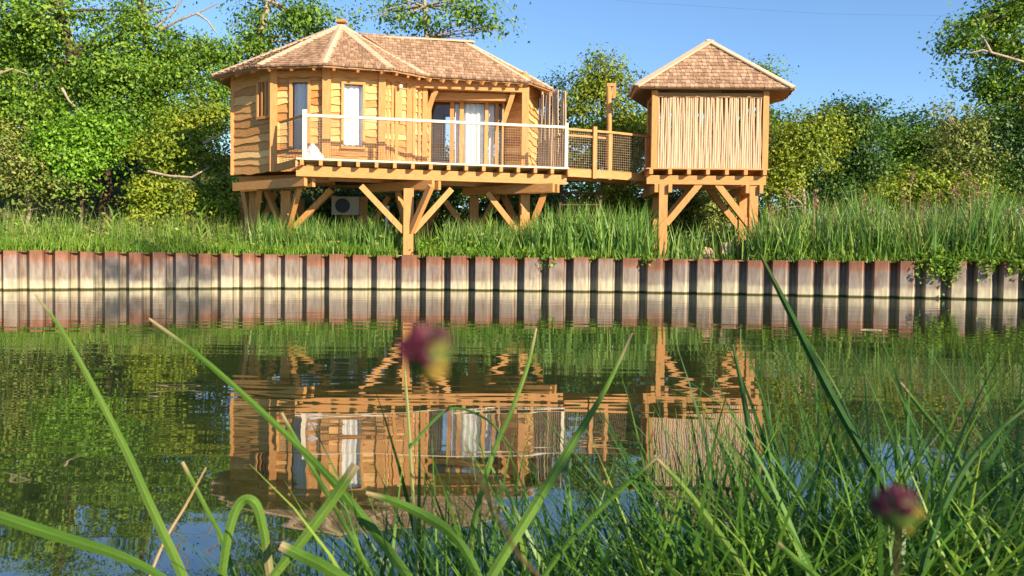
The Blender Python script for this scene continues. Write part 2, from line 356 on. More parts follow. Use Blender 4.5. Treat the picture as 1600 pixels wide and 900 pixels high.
shingle_facet(rf, [q1, q2, R1]); shingle_facet(rf, [q2, q3, R1])
for pl in ([q3, q4, R1], [q4, s1, R0, R1], [s1, s2, APEX], [s2, s3, APEX], [s3, E[0], APEX], [s1, APEX, R0]): shingle_facet(rf, pl, rows=False)
roof = rf.build('roof', M['shingle'], house)
for p in (E[0], E[1], E[2], E[3], E[4]): cap_board(p, APEX, 'hip_board', roof)
cap_board(q2, R1, 'hip_board', roof, .13); cap_board(q1, R1, 'hip_board', roof, .09, .03, .03)
cap_board(R0, R1+Vector((.28, .03, 0)), 'ridge_board', roof, .15)
m = MB(); m.beam(APEX+Vector((-.12, 0, .12)), APEX+Vector((.16, -.02, .13)), .3, .06); m.build('ridge_cap', M['timber_h'], roof)
m = MB()
fp = [E[0], E[1], E[2], E[3], E[4], q1, q2]
for a, b in zip(fp[:-1], fp[1:]): m.beam(a+Vector((0, .02, -.05)), b+Vector((0, .02, -.05)), .02, .03)
m.build('fascia_board', M['dkwood'], roof)
m = MB()
for i in range(8):
    t = (i+.4)/8; a = E[4].lerp(q1, t); b = R0.lerp(R1, t); d = (b-a).normalized(); m.beam(a+d*.02-Vector((0, 0, .12)), a+d*1.6-Vector((0, 0, .12)), .08, .10)
for i, (a, b) in enumerate(((0, 1), (1, 2), (2, 3), (3, 4))):
    for t in (.15, .5, .85):
        p = E[a].lerp(E[b], t); d = (APEX-p).normalized(); m.beam(p+d*.05-Vector((0, 0, .12)), p+d*1.1-Vector((0, 0, .12)), .07, .09)
d = (R1-q2).normalized(); m.beam(q2-d*.02-Vector((0, 0, .1)), q2+d*1.4-Vector((0, 0, .1)), .1, .16)
m.build('rafter', M['timber_h'], roof)

def cladding(parent, A, B, z0, z1, openings=(), row=.2, off=0.0, name='wall', mat='plank'):
    """wall facet from A to B (left to right seen from outside) with wavy-edged boards"""
    d = (B-A); L_ = d.length; d.normalize(); n = Vector((d.y, -d.x, 0)); m = MB()
    def rect(s0, s1, za, zb, o0, th):
        p = [A+d*s0+n*o0, A+d*s1+n*o0]; m.slab([flat(p[0], za), flat(p[1], za), flat(p[1], zb), flat(p[0], zb)], -n*th)
    xs_ = sorted({0, L_}|{o[0] for o in openings}|{o[1] for o in openings})
    for a, b in zip(xs_[:-1], xs_[1:]):
        cur = z0; mid = (a+b)/2
        for o in sorted([o for o in openings if o[0] < mid < o[1]], key=lambda o: o[2]):
            if o[2] > cur: rect(a, b, cur, o[2], off, .07)
            cur = o[3]
        if z1 > cur: rect(a, b, cur, z1, off, .07)
    z = z0-.02; ri = 0
    while z < z1-.03:
        h = row*random.uniform(.85, 1.18); zt = min(z+h+.02, z1); zm = z+h*.5
        iv = [(0, L_)]
        for o in openings:
            if o[2]-.02 < zm < o[3]+.02:
                nv = []
                for a, b in iv:
                    if o[0] > a: nv.append((a, min(b, o[0])))
                    if o[1] < b: nv.append((max(a, o[1]), b))
                iv = [(a, b) for a, b in nv if b-a > .03]
        ph = random.random()*9; am = random.uniform(.012, .034); fr_ = random.uniform(2.2, 4.6); til = random.uniform(.04, .062)
        wav = lambda s: am*math.sin(s*fr_+ph)+am*.55*math.sin(s*fr_*2.7+ph*2)
        for a, b in iv:
            k = max(2, int((b-a)/.09)); lo = []; hi = []; bk = []
            for i in range(k+1):
                s = a+(b-a)*i/k; zb = z+wav(s)
                p = A+d*s
                lo.append(flat(p+n*(off+til), zb)); hi.append(flat(p+n*(off+.012), zt)); bk.append(flat(p+n*(off+.003), zb))
            kk = k+1; vs = lo+hi+bk
            m.add(vs, [(i, i+1, kk+i+1, kk+i) for i in range(k)]+[(2*kk+i, 2*kk+i+1, i+1, i) for i in range(k)]+[(0, kk, 2*kk), (k, 2*kk+k, kk+k)])
        z += h; ri += 1
    return m.build(name, M[mat], parent)
def window(parent, A, B, s0, s1, za, zb, fw=.07, cur=True, kind='window', mull=(), dep=.0, curtain_parts=None):
    d = (B-A).normalized(); n = Vector((d.y, -d.x, 0)); m = MB(); o = n*(.055+dep)
    pt = lambda s, z: flat(A+d*s, z)+o
    m.beam(pt(s0, zb-fw/2), pt(s1, zb-fw/2), .1, fw); m.beam(pt(s0, za+fw/2), pt(s1, za+fw/2), .12, fw)
    for s in (s0+fw/2, s1-fw/2): m.beam(pt(s, za+fw), pt(s, zb-fw), fw, .1, up=n)
    for s, wd in mull: m.beam(pt(s, za+fw), pt(s, zb-fw), wd, .09, up=n)
    fr = m.build(kind, M['timber_v'], parent)
    g = MB(); g.slab([pt(s0+fw, za+fw)-n*.02, pt(s1-fw, za+fw)-n*.02, pt(s1-fw, zb-fw)-n*.02, pt(s0+fw, zb-fw)-n*.02], -n*.006); g.build('pane', M['glass'], fr)
    if cur:
        for a, b in (curtain_parts or [(s0+fw, s1-fw)]):
            c = MB(); k = max(8, int((b-a)/.02)); vs = []
            for z in (zb-fw-.01, (za+zb)/2, za+.03):
                for i in range(k+1):
                    s = a+(b-a)*i/k; vs.append(pt(s, z)-n*(.12+.022*math.sin(s*38)+.012*math.sin(s*17+z)))
            kk = k+1; c.add(vs, [(r*kk+i, r*kk+i+1, (r+1)*kk+i+1, (r+1)*kk+i) for r in (0, 1) for i in range(k)], True); c.build('curtain', M['curtain'], fr)
    return fr
WT = EAVE+.36; WB = 3.12
LA = [(W[i+1]-W[i]).length for i in range(4)]
# facet A (left, one window), facet 2, facet 3, facet 4
oA = (LA[0]*.62, LA[0]*.94, 4.55, 5.62)
cladding(house, W[0], W[1], WB, WT, [oA], .21); winA = window(house, W[0], W[1], oA[0], oA[1], oA[2], oA[3], cur=False, mull=[(LA[0]*.74, .05), (LA[0]*.83, .05)])
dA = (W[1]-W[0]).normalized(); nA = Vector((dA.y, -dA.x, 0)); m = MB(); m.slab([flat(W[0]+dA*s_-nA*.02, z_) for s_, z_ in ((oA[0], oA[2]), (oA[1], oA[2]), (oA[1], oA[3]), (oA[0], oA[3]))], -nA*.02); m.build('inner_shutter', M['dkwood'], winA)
o2 = (LA[1]*.30, LA[1]*.70, 3.62, 5.55)
cladding(house, W[1], W[2], WB, WT, [o2], .2); window(house, W[1], W[2], *o2[:2], o2[2], o2[3])
o3 = (LA[2]*.26, LA[2]*.70, 3.72, 5.52)
cladding(house, W[2], W[3], WB, WT, [o3], .19); window(house, W[2], W[3], *o3[:2], o3[2], o3[3])
cladding(house, W[3], W[4], WB, WT, [], .2)
V2 = flat(at(664, 190, 22.62), 0); D0 = flat(at(669, 190, 23.3), 0); D1 = flat(at(789, 190, 23.5), 0); V3 = flat(at(820, 190, 22.98), 0)
cladding(house, W[4], V2, WB, WT, [], .2); cladding(house, V2, D0, WB, WT, [], .2)
LD = (D1-D0).length; dz = 5.42
cladding(house, D0, D1, dz+.02, WT, [], .25, name='door_head')
px_s = lambda px: LD*(px-669)/120
door = window(house, D0, D1, 0.02, LD-.02, Z0+.0, dz, fw=.07, kind='sliding_door', mull=[(px_s(706), .12), (px_s(721), .12), (px_s(760), .1), (px_s(776), .1)],
       curtain_parts=[(px_s(711), px_s(717.5)), (px_s(725), px_s(757)), (px_s(764), px_s(772))])
cladding(house, D1, V3, WB, WT, [], .2)
BK = [V3, Vector((.72, 25.0, 0)), Vector((0, 25.9, 0)), Vector((-2.6, 26.1, 0)), Vector((-5.8, 26.3, 0)), Vector((-7.6, 24.9, 0)), W[0]]
cladding(house, BK[0], BK[1], WB, WT, [], .2); cladding(house, BK[1], BK[2], WB, WT, [], .2)
LB = (BK[3]-BK[2]).length
cladding(house, BK[2], BK[3], WB, WT, [(.4, LB-.3, 4.0, 5.5)], .2); window(house, BK[2], BK[3], .4, LB-.3, 4.0, 5.5, cur=False, mull=[(LB*.5, .1)])
for i in (3, 4, 5): cladding(house, BK[i], BK[i+1], WB, WT, [], .2)
# floor slab + inner partition so the left rooms are dark
m = MB(); m.slab([flat(p, Z0-.12) for p in [*W, V2, D0, D1, *BK[:-1]]], (0, 0, .1)); m.build('floor', M['dkwood'], house)
# corner posts and battens
def cpost(p, z0, z1, wd=.16, yaw=0, mat='timber_v', name='corner_post'):
    m = MB(); m.post(p.x, p.y, z0, z1, wd, yaw); return m.build(name, M[mat], house)
for p, wd in ((W[0], .1), (W[1], .19), (W[2], .22), (W[3], .19), (W[4], .16), (V2, .14), (V3, .2)):
    q = p+(p-C).normalized()*.04 if p in W else p+Vector((0, -.04, 0)); cpost(q, WB-.02, EAVE+.25, wd, .15)
for px, Y in ((606, 21.95), (613, 22.02), (647, 22.42), (655, 22.5)):
    p = at(px, 200, Y); cpost(p, WB, EAVE+.1, .075, .3, name='batten')
p = at(623, 160, 22.05); m = MB(); m.beam(flat(at(617.5, 160, 22.0), 5.03), flat(at(628, 160, 22.1), 5.03), .03, .92); m.build('shutter', M['timber_v'], house)
l = at(626, 133, 21.95); m = MB(); m.tube([l, l+Vector((0, -.02, -.09))], [.055, .04], 10); m.build('wall_lamp', M['white'], house)
# under-eave plate boards with waney edge on facets
for a, b in ((1, 2), (2, 3), (3, 4)):
    A = W[a]; B = W[b]; n = Vector(((B-A).y, -(B-A).x, 0)).normalized(); m = MB()
    k = 14; vs = []
    for z, o in ((EAVE-.02, .07), (5.62, .075)):
        for i in range(k+1):
            q = A.lerp(B, .04+.92*i/k)+n*o; vs.append(flat(q, z+(.03*math.sin(i*1.1+a*2) if z < 5.7 else 0)))
    m.add(vs, [(i, i+1, k+1+i+1, k+1+i) for i in range(k)]); o = m.build('frieze_board', M['timber_h'], house); s = o.modifiers.new('t', 'SOLIDIFY'); s.thickness = .04; s.offset = 0
# wing eave beam, lintel and curved braces
m = MB(); m.beam(flat(at(640, 138, 22.4), 5.66), flat(at(826, 138, 22.93), 5.66), .16, .22); m.build('eave_beam', M['timber_h'], house)
m = MB(); m.beam(flat(at(676, 150, 22.95), 5.44), flat(at(800, 150, 23.1), 5.44), .12, .2); m.build('lintel', M['timber_h'], house)
for pts in ([(682, 141, 22.6), (677, 150, 22.6), (671, 168, 22.62), (667, 190, 22.64)], [(802, 145, 22.95), (798, 158, 22.95), (792, 175, 22.98), (786, 194, 23.0)]):
    m = MB(); pp = [at(*q) for q in pts]
    for a, b in zip(pp[:-1], pp[1:]): m.beam(a, b+(b-a)*.08, .1, .13, up=(1, 0, 0))
    m.build('curved_brace', M['timber_v'], house)
# ---- deck
DL = flat(at(463, 247, 20.3), 0); DR = flat(at(889, 262, 21.7), 0); dd = (DR-DL).normalized(); dn = Vector((dd.y, -dd.x, 0)); LDK = (DR-DL).length; YAW = math.atan2(dd.y, dd.x)
m = MB(); nb = 26; bk_ = 3.0
for i in range(20):
    a = i*.145; p0 = DL-dn*(a+.07); p1 = DR-dn*(a+.07)
    if i > 7: p0 = p0+dd*(2.1+ (i-8)*.1)
    m.beam(flat(p0, Z0-.02), flat(p1, Z0-.02), .138, .042)
deck = m.build('deck', M['pale'], house)
for i in range(15):
    px = 471+27.9*i; s = LDK*(px-463)/426; a = DL+dd*s+dn*.0
    m = MB(); m.beam(flat(a, Z0-.105), flat(a-dn*2.6, Z0-.105), .09, .14); m.build('joist', M['timber_h'], deck)
m = MB(); m.beam(flat(DL-dd*.02-dn*.3, 3.0), flat(DR-dn*.3, 3.0), .14, .26); m.build('girder', M['timber_h'], house)
m = MB(); m.beam(flat(DL-dn*.05, Z0-.12), flat(W[1]-dn*-.05, Z0-.12), .05, .2); m.build('edge_board', M['timber_h'], house); m = MB(); m.beam(flat(DR+dn*-.03, Z0-.12), flat(DR-dn*2.4, Z0-.12), .05, .16); m.build('edge_board', M['timber_h'], house)
m = MB()
for k in (0, 1): # floor beams under the cabin proper
    m.beam(flat(W[0].lerp(W[1], .08)-Vector((0, -.25-k*.6, 0)), WB-.16), flat(W[2]+Vector((0, .25+k*.6, 0)), WB-.16), .12, .24)
m.beam(flat(W[2]+Vector((0, .2, 0)), WB-.14), flat(V3+Vector((0, .3, 0)), WB-.14), .12, .22)
m.build('floor_beam', M['timber_h'], house)
# double cross beams
for (xa, ya, xb, yb) in ((372, 22.6, 484, 20.75), (575, 22.6, 682, 21.15), (728, 23.2, 869, 21.6)):
    a = flat(at(xa, 285, ya), 2.745); b = flat(at(xb, 285, yb), 2.745); d = (b-a).normalized(); s = Vector((-d.y, d.x, 0))*.13
    for k in (-1, 1):
        m = MB(); m.beam(a+s*k, b+s*k, .1, .23); m.build('cross_beam', M['timber_h'], house)
def stilt(px, Y, wd=.25, ztop=2.63, braces=(), z0=WTOP-.1, foot=1.5, parent=house, yaw=.15, bw=.13, topz=None):
    p = at(px, 360, Y); m = MB(); m.post(p.x, p.y, z0, ztop, wd, yaw); m.build('stilt', M['timber_v'], parent)
    for dx, dy in braces:
        l = math.hypot(dx, dy); e = Vector((dx/l, dy/l, 0))*wd*.45
        m = MB(); m.beam(flat(p, foot)+e, Vector((p.x+dx, p.y+dy, topz or ztop+.03)), bw, bw+.02, up=(0, 0, 1)); m.build('brace', M['timber_v'], parent)
stilt(638, 21.1, .26, braces=((-1.2, -.3), (1.1, .3), (-.42, .9), (.65, -.6)))
stilt(447, 22.2, .26, braces=((1.3, -.2), (.6, -.9), (-.7, .55)))
stilt(819, 22.6, .26, braces=((-1.05, -.2), (.55, -.15), (-.6, .7)))
stilt(397, 22.9, .24, braces=((.5, .3), (-.35, .2), (.3, -.5)))
stilt(740, 23.6, .26, braces=((-.95, -.1), (.7, -.5)))
stilt(566, 24.0, .3, braces=((-.9, 0), (.8, .0))); stilt(380, 24.6, .22); stilt(655, 25.2, .22, braces=((.7, 0), (-.7, 0))); stilt(470, 25.2, .22)
pad = at(638, 397, 21.0); m = MB(); m.slab([Vector((pad.x+a*.34, pad.y+.12+b*.22, WTOP-.06)) for a, b in ((-1, -1), (1, -1), (1.1, .9), (-.9, 1))], (0, 0, .075)); tag(m.build('concrete_pad', M['concrete']), 'small concrete pad under the front middle stilt of the cabin', 'footing')
# ---- railing
rail = MB(); zr = Z0+1.08
a = DL-dn*.06+dd*.18; b = DR-dn*.06-dd*.04
rail.beam(flat(a, zr), flat(b, zr), .1, .065); railing = rail.build('railing', M['pale'], house)
left_back = flat(at(438, 200, 21.5), 0)
m = MB(); m.beam(flat(a, zr-.002), flat(left_back, zr), .08, .045); m.build('side_rail', M['timber_h'], railing)
for px, hh in ((475, 1.22), (613, 1.1), (753, 1.18), (885, 1.2)):
    s = LDK*(px-463)/426; p = DL+dd*s-dn*.07; m = MB(); m.post(p.x, p.y, Z0-.02, Z0+hh, .085 if px != 475 else .11, YAW); m.build('rail_post', M['pale' if px in (475, 885) else 'timber_v'], railing)
def net(p0, p1, z0, z1, parent, cell=.065, r=.0027):
    m = MB(); d = p1-p0; n_ = max(1, int(d.length/cell))
    for i in range(n_+1):
        q = p0+d*(i/n_); m.beam(flat(q, z0), flat(q, z1), r*2, r*2)
    k = int((z1-z0)/cell)
    for j in range(k+1):
        z = z0+(z1-z0)*j/k; m.beam(flat(p0, z), flat(p1, z), r*2, r*2)
    return m.build('net', M['net'], parent)
net(a, b, Z0+.04, zr-.03, railing); net(a, left_back, Z0+.04, zr-.03, railing)
m = MB()   # loose pale cloth on the deck corner
cl = DL+dd*.38-dn*.28; vs = []; fs = []
for i in range(9):
    for j in range(13):
        t = i/8; r = .26*(1-t**1.8)*(1+.16*math.sin(j*2.3+i)); an = 2*math.pi*j/13; vs.append((cl.x+r*math.cos(an)*1.05, cl.y+r*math.sin(an)*.7, Z0+.01+.42*t))
for i in range(8):
    for j in range(13): fs.append((i*13+j, i*13+(j+1) % 13, (i+1)*13+(j+1) % 13, (i+1)*13+j))
m.add(vs, fs, True); tag(m.build('cloth_bundle', plain('pale lilac cloth', (.62, .55, .6), .9, .1)), 'pale lilac cloth bundle on the deck corner behind the rail', 'cloth')
# ------------------------------------------------------------------ heat pump under the cabin
hp = empty('heat_pump', flat(at(541, 337, 23.2), 1.75), 'beige heat pump unit with a round dark fan under the larger cabin', 'heat pump')
c = at(541, 322, 23.2); m = MB(); m.beam(c-Vector((.39, 0, 0)), c+Vector((.39, 0, 0)), .3, .52); m.build('casing', plain('beige casing', (.36, .29, .2), .6, var=.08), hp)  # casing colour darkened for the deep shade under the cabin
f_ = c+Vector((-.07, -.155, 0)); m = MB(); m.tube([f_, f_+Vector((0, -.02, 0))], [.21, .21], 24); m.build('fan_grille', M['dark'], hp)
for dx in (-.3, .3):
    m = MB(); m.beam(c+Vector((dx, 0, -.26)), c+Vector((dx, .0, -1.3)), .06, .06); m.build('leg', M['dark'], hp)
# ------------------------------------------------------------------ stake screen on the deck end
stk = empty('stake_screen', flat(at(864, 262, 22.2), Z0), 'grey brown screen of upright peeled stakes at the deck end beside the walkway', 'screen')
def stakes(parent, p0, p1, n_, z0, ztop, r0=.03, jit=.06, top_j=.05, mat='stake'):
    for i in range(n_):
        t = (i+.5)/n_; p = p0.lerp(p1, t); r = r0*random.uniform(.75, 1.3); ph = random.random()*6; am = random.uniform(.004, .016)
        pts = []; zt = ztop+random.uniform(-top_j, top_j); lx = random.uniform(-jit, jit)*.5
        for k in range(7):
            q = k/6; pts.append(Vector((p.x+lx*q+am*math.sin(q*5+ph)*min(1, q*3), p.y+random.uniform(-.012, .012), z0+(zt-z0)*q)))
        m = MB(); m.tube(pts, [r*(1-.3*k/6) for k in range(7)], 7); m.build('stake', M[mat], parent)
stakes(stk, flat(at(841, 200, 22.6), 0), flat(at(885, 200, 22.0), 0), 13, Z0-.05, 5.42, .034, .05, .09, 'stake_shade')
# ------------------------------------------------------------------ walkway
wk = empty('walkway', flat(at(950, 270, 22.5), Z0), 'narrow raised wooden walkway with netted rail joining the two cabins', 'walkway')
k0 = flat(at(886, 266, 21.85), 0); k1 = flat(at(957, 270, 22.35), 0); k2 = flat(at(1016, 268, 23.0), 0)
m = MB()
for A, B in ((k0, k1), (k1, k2)):
    d = (B-A).normalized(); nn = Vector((-d.y, d.x, 0))
    for i in range(7): m.beam(flat(A+nn*(.07+.145*i), Z0-.016), flat(B+nn*(.07+.145*i), Z0-.016), .138, .03)
m.build('deck', M['timber_h'], wk)
for A, B in ((k0, k1), (k1, k2)):
    d = (B-A).normalized(); nn = Vector((-d.y, d.x, 0)); m = MB(); m.beam(flat(A+nn*.03, Z0-.13), flat(B+nn*.03, Z0-.13), .07, .19); m.beam(flat(A+nn*.98, Z0-.13), flat(B+nn*.98, Z0-.13), .07, .19); m.build('beam', M['timber_h'], wk)
    m = MB(); m.beam(flat(A+nn*.03, zr-.02), flat(B+nn*.03, zr-.02), .08, .06); m.build('rail', M['timber_h'], wk)
    net(A+nn*.03, B+nn*.03, Z0+.02, zr-.05, wk)
    m = MB(); m.beam(flat(A+nn*.98, zr-.02), flat(B+nn*.98, zr-.02), .08, .06); m.build('rail', M['timber_h'], wk)
for px, Y, h in ((929, 22.12, 1.17), (1011, 23.0, 1.1), (953, 22.4, 1.08)):
    p = at(px, 240, Y); m = MB(); m.post(p.x, p.y, Z0-.25, Z0+h, .1, .2); m.build('post', M['timber_v'], wk)
# notched pole on the walkway
pl = empty('notched_pole', flat(at(952, 268, 22.85), Z0), 'tall weathered pole with a hooked bracket top standing on the walkway', 'pole')
b0 = at(951, 262, 22.85); t0 = at(951, 132, 22.85); m = MB(); m.tube([b0, (b0+t0)/2+Vector((.02, 0, 0)), t0], [.075, .07, .075], 8); m.build('shaft', M['timber_v'], pl)
m = MB(); m.beam(t0+Vector((-.05, -.03, -.02)), t0+Vector((.2, -.03, -.02)), .1, .09); m.beam(t0+Vector((.17, -.03, -.02)), t0+Vector((.15, -.03, -.4)), .08, .08, up=(0, 1, 0)); m.beam(t0+Vector((.03, -.03, -.5)), t0+Vector((.12, -.03, -.1)), .06, .06, up=(0, 1, 0)); m.build('bracket', M['timber_v'], pl)
# ladder stair under the walkway
ld = empty('ladder', flat(at(905, 390, 22.6), WTOP), 'steep wooden ladder stair with open treads below the walkway', 'stairs')
for px0, px1 in ((880, 868), (941, 932)):
    m = MB(); m.beam(at(px0, 272, 23.5), at(px1, 392, 22.9), .06, .2, up=(0, -1, 0)); m.build('stringer', M['shadewood'], ld)
for i in range(6):
    t = (i+.6)/6.4; a = at(880, 272, 23.5).lerp(at(868, 392, 22.9), t); b = at(941, 272, 23.5).lerp(at(932, 392, 22.9), t); m = MB(); m.beam(a, b, .2, .04); m.build('tread', M['shadewood'], ld)
# ------------------------------------------------------------------ small hut
HZ = 3.36; HE = .72+4.83
hut = empty('stake_walled_hut', flat(at(1108, 400, 22.8), WTOP), 'small square hut on stilts with walls of upright peeled stakes and pointed shingle roof', 'hut')
HF = 22.25
fl = flat(at(1022, 210, HF), 0); fr_ = flat(at(1195, 210, HF-.05), 0); sl_ = flat(at(1015, 210, HF+1.2), 0); sr_ = flat(at(1186, 210, HF+1.2), 0); bl_ = Vector((sl_.x+.7, HF+2.7, 0)); br_ = Vector((sr_.x-.7, HF+2.7, 0))
e1 = flat(at(992, 138, HF-.32), HE); e2 = flat(at(1240, 140, HF-.36), HE); e0 = flat(at(984, 150, HF+1.05), HE); e3 = flat(at(1226, 150, HF+1.1), HE); e4 = Vector((br_.x+.3, HF+3.2, HE)); e5 = Vector((bl_.x-.3, HF+3.2, HE))
HA = at(1108, 65, HF+1.15)
rf = MB(); shingle_facet(rf, [e1, e2, HA], .165, .085, .15); shingle_facet(rf, [e0, e1, HA]); shingle_facet(rf, [e2, e3, HA])
for pl_ in ([e3, e4, HA], [e4, e5, HA], [e5, e0, HA]): shingle_facet(rf, pl_, rows=False)
hroof = rf.build('roof', M['shingle'], hut)
for p in (e1, e2): cap_board(p-(HA-p).normalized()*.03, HA, 'hip_board', hroof, .16)
for p in (e0, e3): cap_board(p, HA, 'hip_board', hroof, .1, .04, .03)
for p, wd in ((fl, .16), (fr_, .16), (sl_, .14), (sr_, .14), (bl_, .14), (br_, .14)):
    m = MB(); m.post(p.x, p.y, HZ-.02, HE-.04, wd); m.build('corner_post', M['timber_v'], hut)
for a, b in ((sl_, fl), (fl, fr_), (fr_, sr_)):
    m = MB(); m.beam(flat(a, HE-.16), flat(b, HE-.16), .12, .12); m.build('top_plate', M['dkwood'], hut)
for dx, s in ((.12, 1), (-.12, -1)):
    p = fl if s > 0 else fr_; m = MB(); m.beam(flat(p, HE-.5)+Vector((dx, .05, 0)), flat(p, HE-.14)+Vector((dx+s*.42, .05, 0)), .07, .08, up=(0, 1, 0)); m.build('knee_brace', M['timber_v'], hut)
stakes(hut, fl+Vector((.09, -.02, 0)), fr_+Vector((-.09, -.02, 0)), 46, HZ, 5.36, .042, .035, .05)
m = MB(); m.beam(flat(fl, HZ+1.0)+Vector((.1, .06, 0)), flat(fr_, HZ+1.0)+Vector((-.1, .06, 0)), .05, .1); m.build('cross_rail', M['dkwood'], hut)
# back and side wall boards
cladding(hut, sl_+Vector((.05, 0, 0)), fl+Vector((.05, 0, 0)), HZ, HZ+1.1, [], .2)
cladding(hut, br_, bl_, HZ, HE-.9, [], .2); cladding(hut, fr_, sr_, HZ, HE-.5, [], .2); cladding(hut, sr_, br_, HZ, HE-.5, [], .2); cladding(hut, bl_, sl_, HZ, HZ+1.1, [], .2)
ff = flat(at(1010, 265, HF-.3), 0); fg = flat(at(1203, 268, HF-.35), 0); back = Vector((0, 2.9, 0))
m = MB()
for i in range(19): m.beam(flat(ff+Vector((0, .07+.15*i, 0)), HZ-.016), flat(fg+Vector((0, .07+.15*i, 0)), HZ-.016), .14, .032)
m.build('floor', M['timber_h'], hut)
for i in range(7):
    p = ff.lerp(fg, .04+.92*i/6); m = MB(); m.beam(flat(p, HZ-.10), flat(p+back, HZ-.10), .1, .135); m.build('joist', M['timber_h'], hut)
for dy in (.28, 1.7):
    m = MB(); m.beam(flat(ff+Vector((.05, dy, 0)), 3.06), flat(fg+Vector((-.03, dy, 0)), 3.06), .14, .24); m.build('girder', M['timber_h'], hut)
for px, dy in ((1034, .34), (1175, .34)):
    for k in (-1, 1):
        p = at(px, 300, HF+dy-.3); m = MB(); m.beam(Vector((p.x+k*.19, HF-.2, 2.82)), Vector((p.x+k*.19, HF+1.9, 2.82)), .1, .23); m.build('cross_beam', M['timber_h'], hut)
st = lambda px, Y, br: stilt(px, Y, .235, 2.94, br, foot=1.85, parent=hut, yaw=0, bw=.15, topz=2.98)
st(1034.5, HF+.02, ((1.02, -.02),)); st(1175, HF+.02, ((-1.02, -.02),)); st(1025, HF+1.45, ((1.0, 0),)); st(1159, HF+1.5, ((-1.0, 0),))
# ------------------------------------------------------------------ small things on the bank
def rock(name, px, py, Y, sx, sy, sz, mat, label, cat):
    c = at(px, py, Y); m = MB(); vs = []; fs = []; rr = random.Random(px)
    for i in range(6):
        for j in range(9):
            th = math.pi*i/5; ph = 2*math.pi*j/9; k = 1+rr.uniform(-.2, .2); vs.append((c.x+sx*k*math.sin(th)*math.cos(ph), c.y+sy*k*math.sin(th)*math.sin(ph), WTOP-.1+max(0, sz*(1+k*math.cos(th)))))
    for i in range(5):
        for j in range(9): fs.append((i*9+j, i*9+(j+1) % 9, (i+1)*9+(j+1) % 9, (i+1)*9+j))
    m.add(vs, fs); tag(m.build(name, mat), label, cat)
tanrock = plain('tan stone', (.5, .33, .2), .9, .1)
rock('rock', 1103, 385, 21.2, .2, .18, .21, tanrock, 'tan pointed boulder in the weeds below the small hut', 'rock')
m = MB(); c = at(1134, 388, 21.3); m.beam(c-Vector((.13, 0, .0)), c+Vector((.12, 0, .01)), .2, .3); tag(m.build('stone_block', tanrock), 'squarish pale stone block beside the right stilts of the hut', 'rock')
m = MB(); m.tube([at(607, 382, 21.6), at(604, 350, 21.6), at(606, 322, 21.65)], [.055, .05, .045], 8); tag(m.build('pale_trunk', plain('silvery bark', (.5, .45, .42), .8, .1)), 'thin silvery bare trunk beside the middle front stilt', 'trunk')
m = MB(); a = at(1358, 516, 6.9); m.tube([Vector((4.0, 9.15, .003)), Vector((4.1, 9.14, .005)), Vector((4.22, 9.1, .003))], .006, 6); tag(m.build('floating_twig', M['palebark']), 'small pale twig floating on the water below the reed bank', 'twig')
# ------------------------------------------------------------------ vegetation builders
def leaf_mesh(name, pos, size, mat, parent, outward=None, aspect=.55, upb=.5):
    n = len(pos); nrm = RNG.normal(size=(n, 3))*.75; nrm[:, 2] += upb
    if outward is not None: nrm += outward*1.15
    nrm /= np.linalg.norm(nrm, axis=1)[:, None]+1e-9
    ax = RNG.normal(size=(n, 3)); ax[:, 2] -= .35; ax -= (ax*nrm).sum(1)[:, None]*nrm; ax /= np.linalg.norm(ax, axis=1)[:, None]+1e-9
    sd_ = np.cross(nrm, ax); sz = size*RNG.uniform(.55, 1.35, n)[:, None]
    b = pos-ax*sz*.5; t = pos+ax*sz*.5; mid = pos-ax*sz*.06
    l = mid+sd_*sz*aspect*.5+nrm*sz*.1; r = mid-sd_*sz*aspect*.5+nrm*sz*.1
    vs = np.stack([b, l, t, r], 1).reshape(-1, 3); i = np.arange(n)[:, None]*4
    fs = np.concatenate([i+np.array([[0, 2, 1]]), i+np.array([[0, 3, 2]])], 1).reshape(-1, 3)
    return npmesh(name, vs, fs, mat, parent)
def clumps(blobs, size, dens, csig=.17, per=26, cut=-.9):
    """leaf positions in clumps spread through ellipsoids; blobs = (px, py, Y, rx, ry, depth factor, density factor)"""
    pos = []; out = []; tips = []
    for (px, py, Y, rx, ry, df, kf) in blobs:
        c = np.array(at(px, py, Y)); k = Y/F; r = np.array([rx*k, max(.5, (rx+ry)/2*k*df), ry*k])
        area = math.pi*r[0]*r[2]; n = int(2.6*dens*kf*area/(size*size*.3)); nc = max(4, n//per)
        d = RNG.normal(size=(nc, 3)); d /= np.linalg.norm(d, axis=1)[:, None]
        q = d*(RNG.random(nc)**(1/2.1))[:, None]*(1+.22*RNG.normal(size=nc))[:, None].clip(.55, 1.22)
        cc = c+q*r
        g = .9*np.sin(cc[:, 0]*1.5+1.3*np.sin(cc[:, 2]*1.1+py))*np.sin(cc[:, 2]*1.8+px)+np.sin(cc[:, 0]*2.3+cc[:, 1]*1.1+px)+np.sin(cc[:, 2]*2.7-cc[:, 1]*1.7+px*.7)+np.sin(cc[:, 0]*1.2-cc[:, 2]*1.9)
        keep = (g > cut) | (RNG.random(nc) < .12); cc = cc[keep]; d = d[keep]
        tips.append(cc)
        cs = csig*RNG.uniform(.6, 1.6, len(cc))
        m = RNG.poisson(per, len(cc)); idx = np.repeat(np.arange(len(cc)), m)
        off = RNG.normal(size=(len(idx), 3)).clip(-1.9, 1.9)*cs[idx][:, None]*np.array([1.15, 1.15, .7])
        p = cc[idx]+off; pos.append(p); o = off/(np.linalg.norm(off, axis=1)[:, None]+1e-6)*.5+d[idx]*.7; out.append(o)
    return np.concatenate(pos), np.concatenate(out), tips
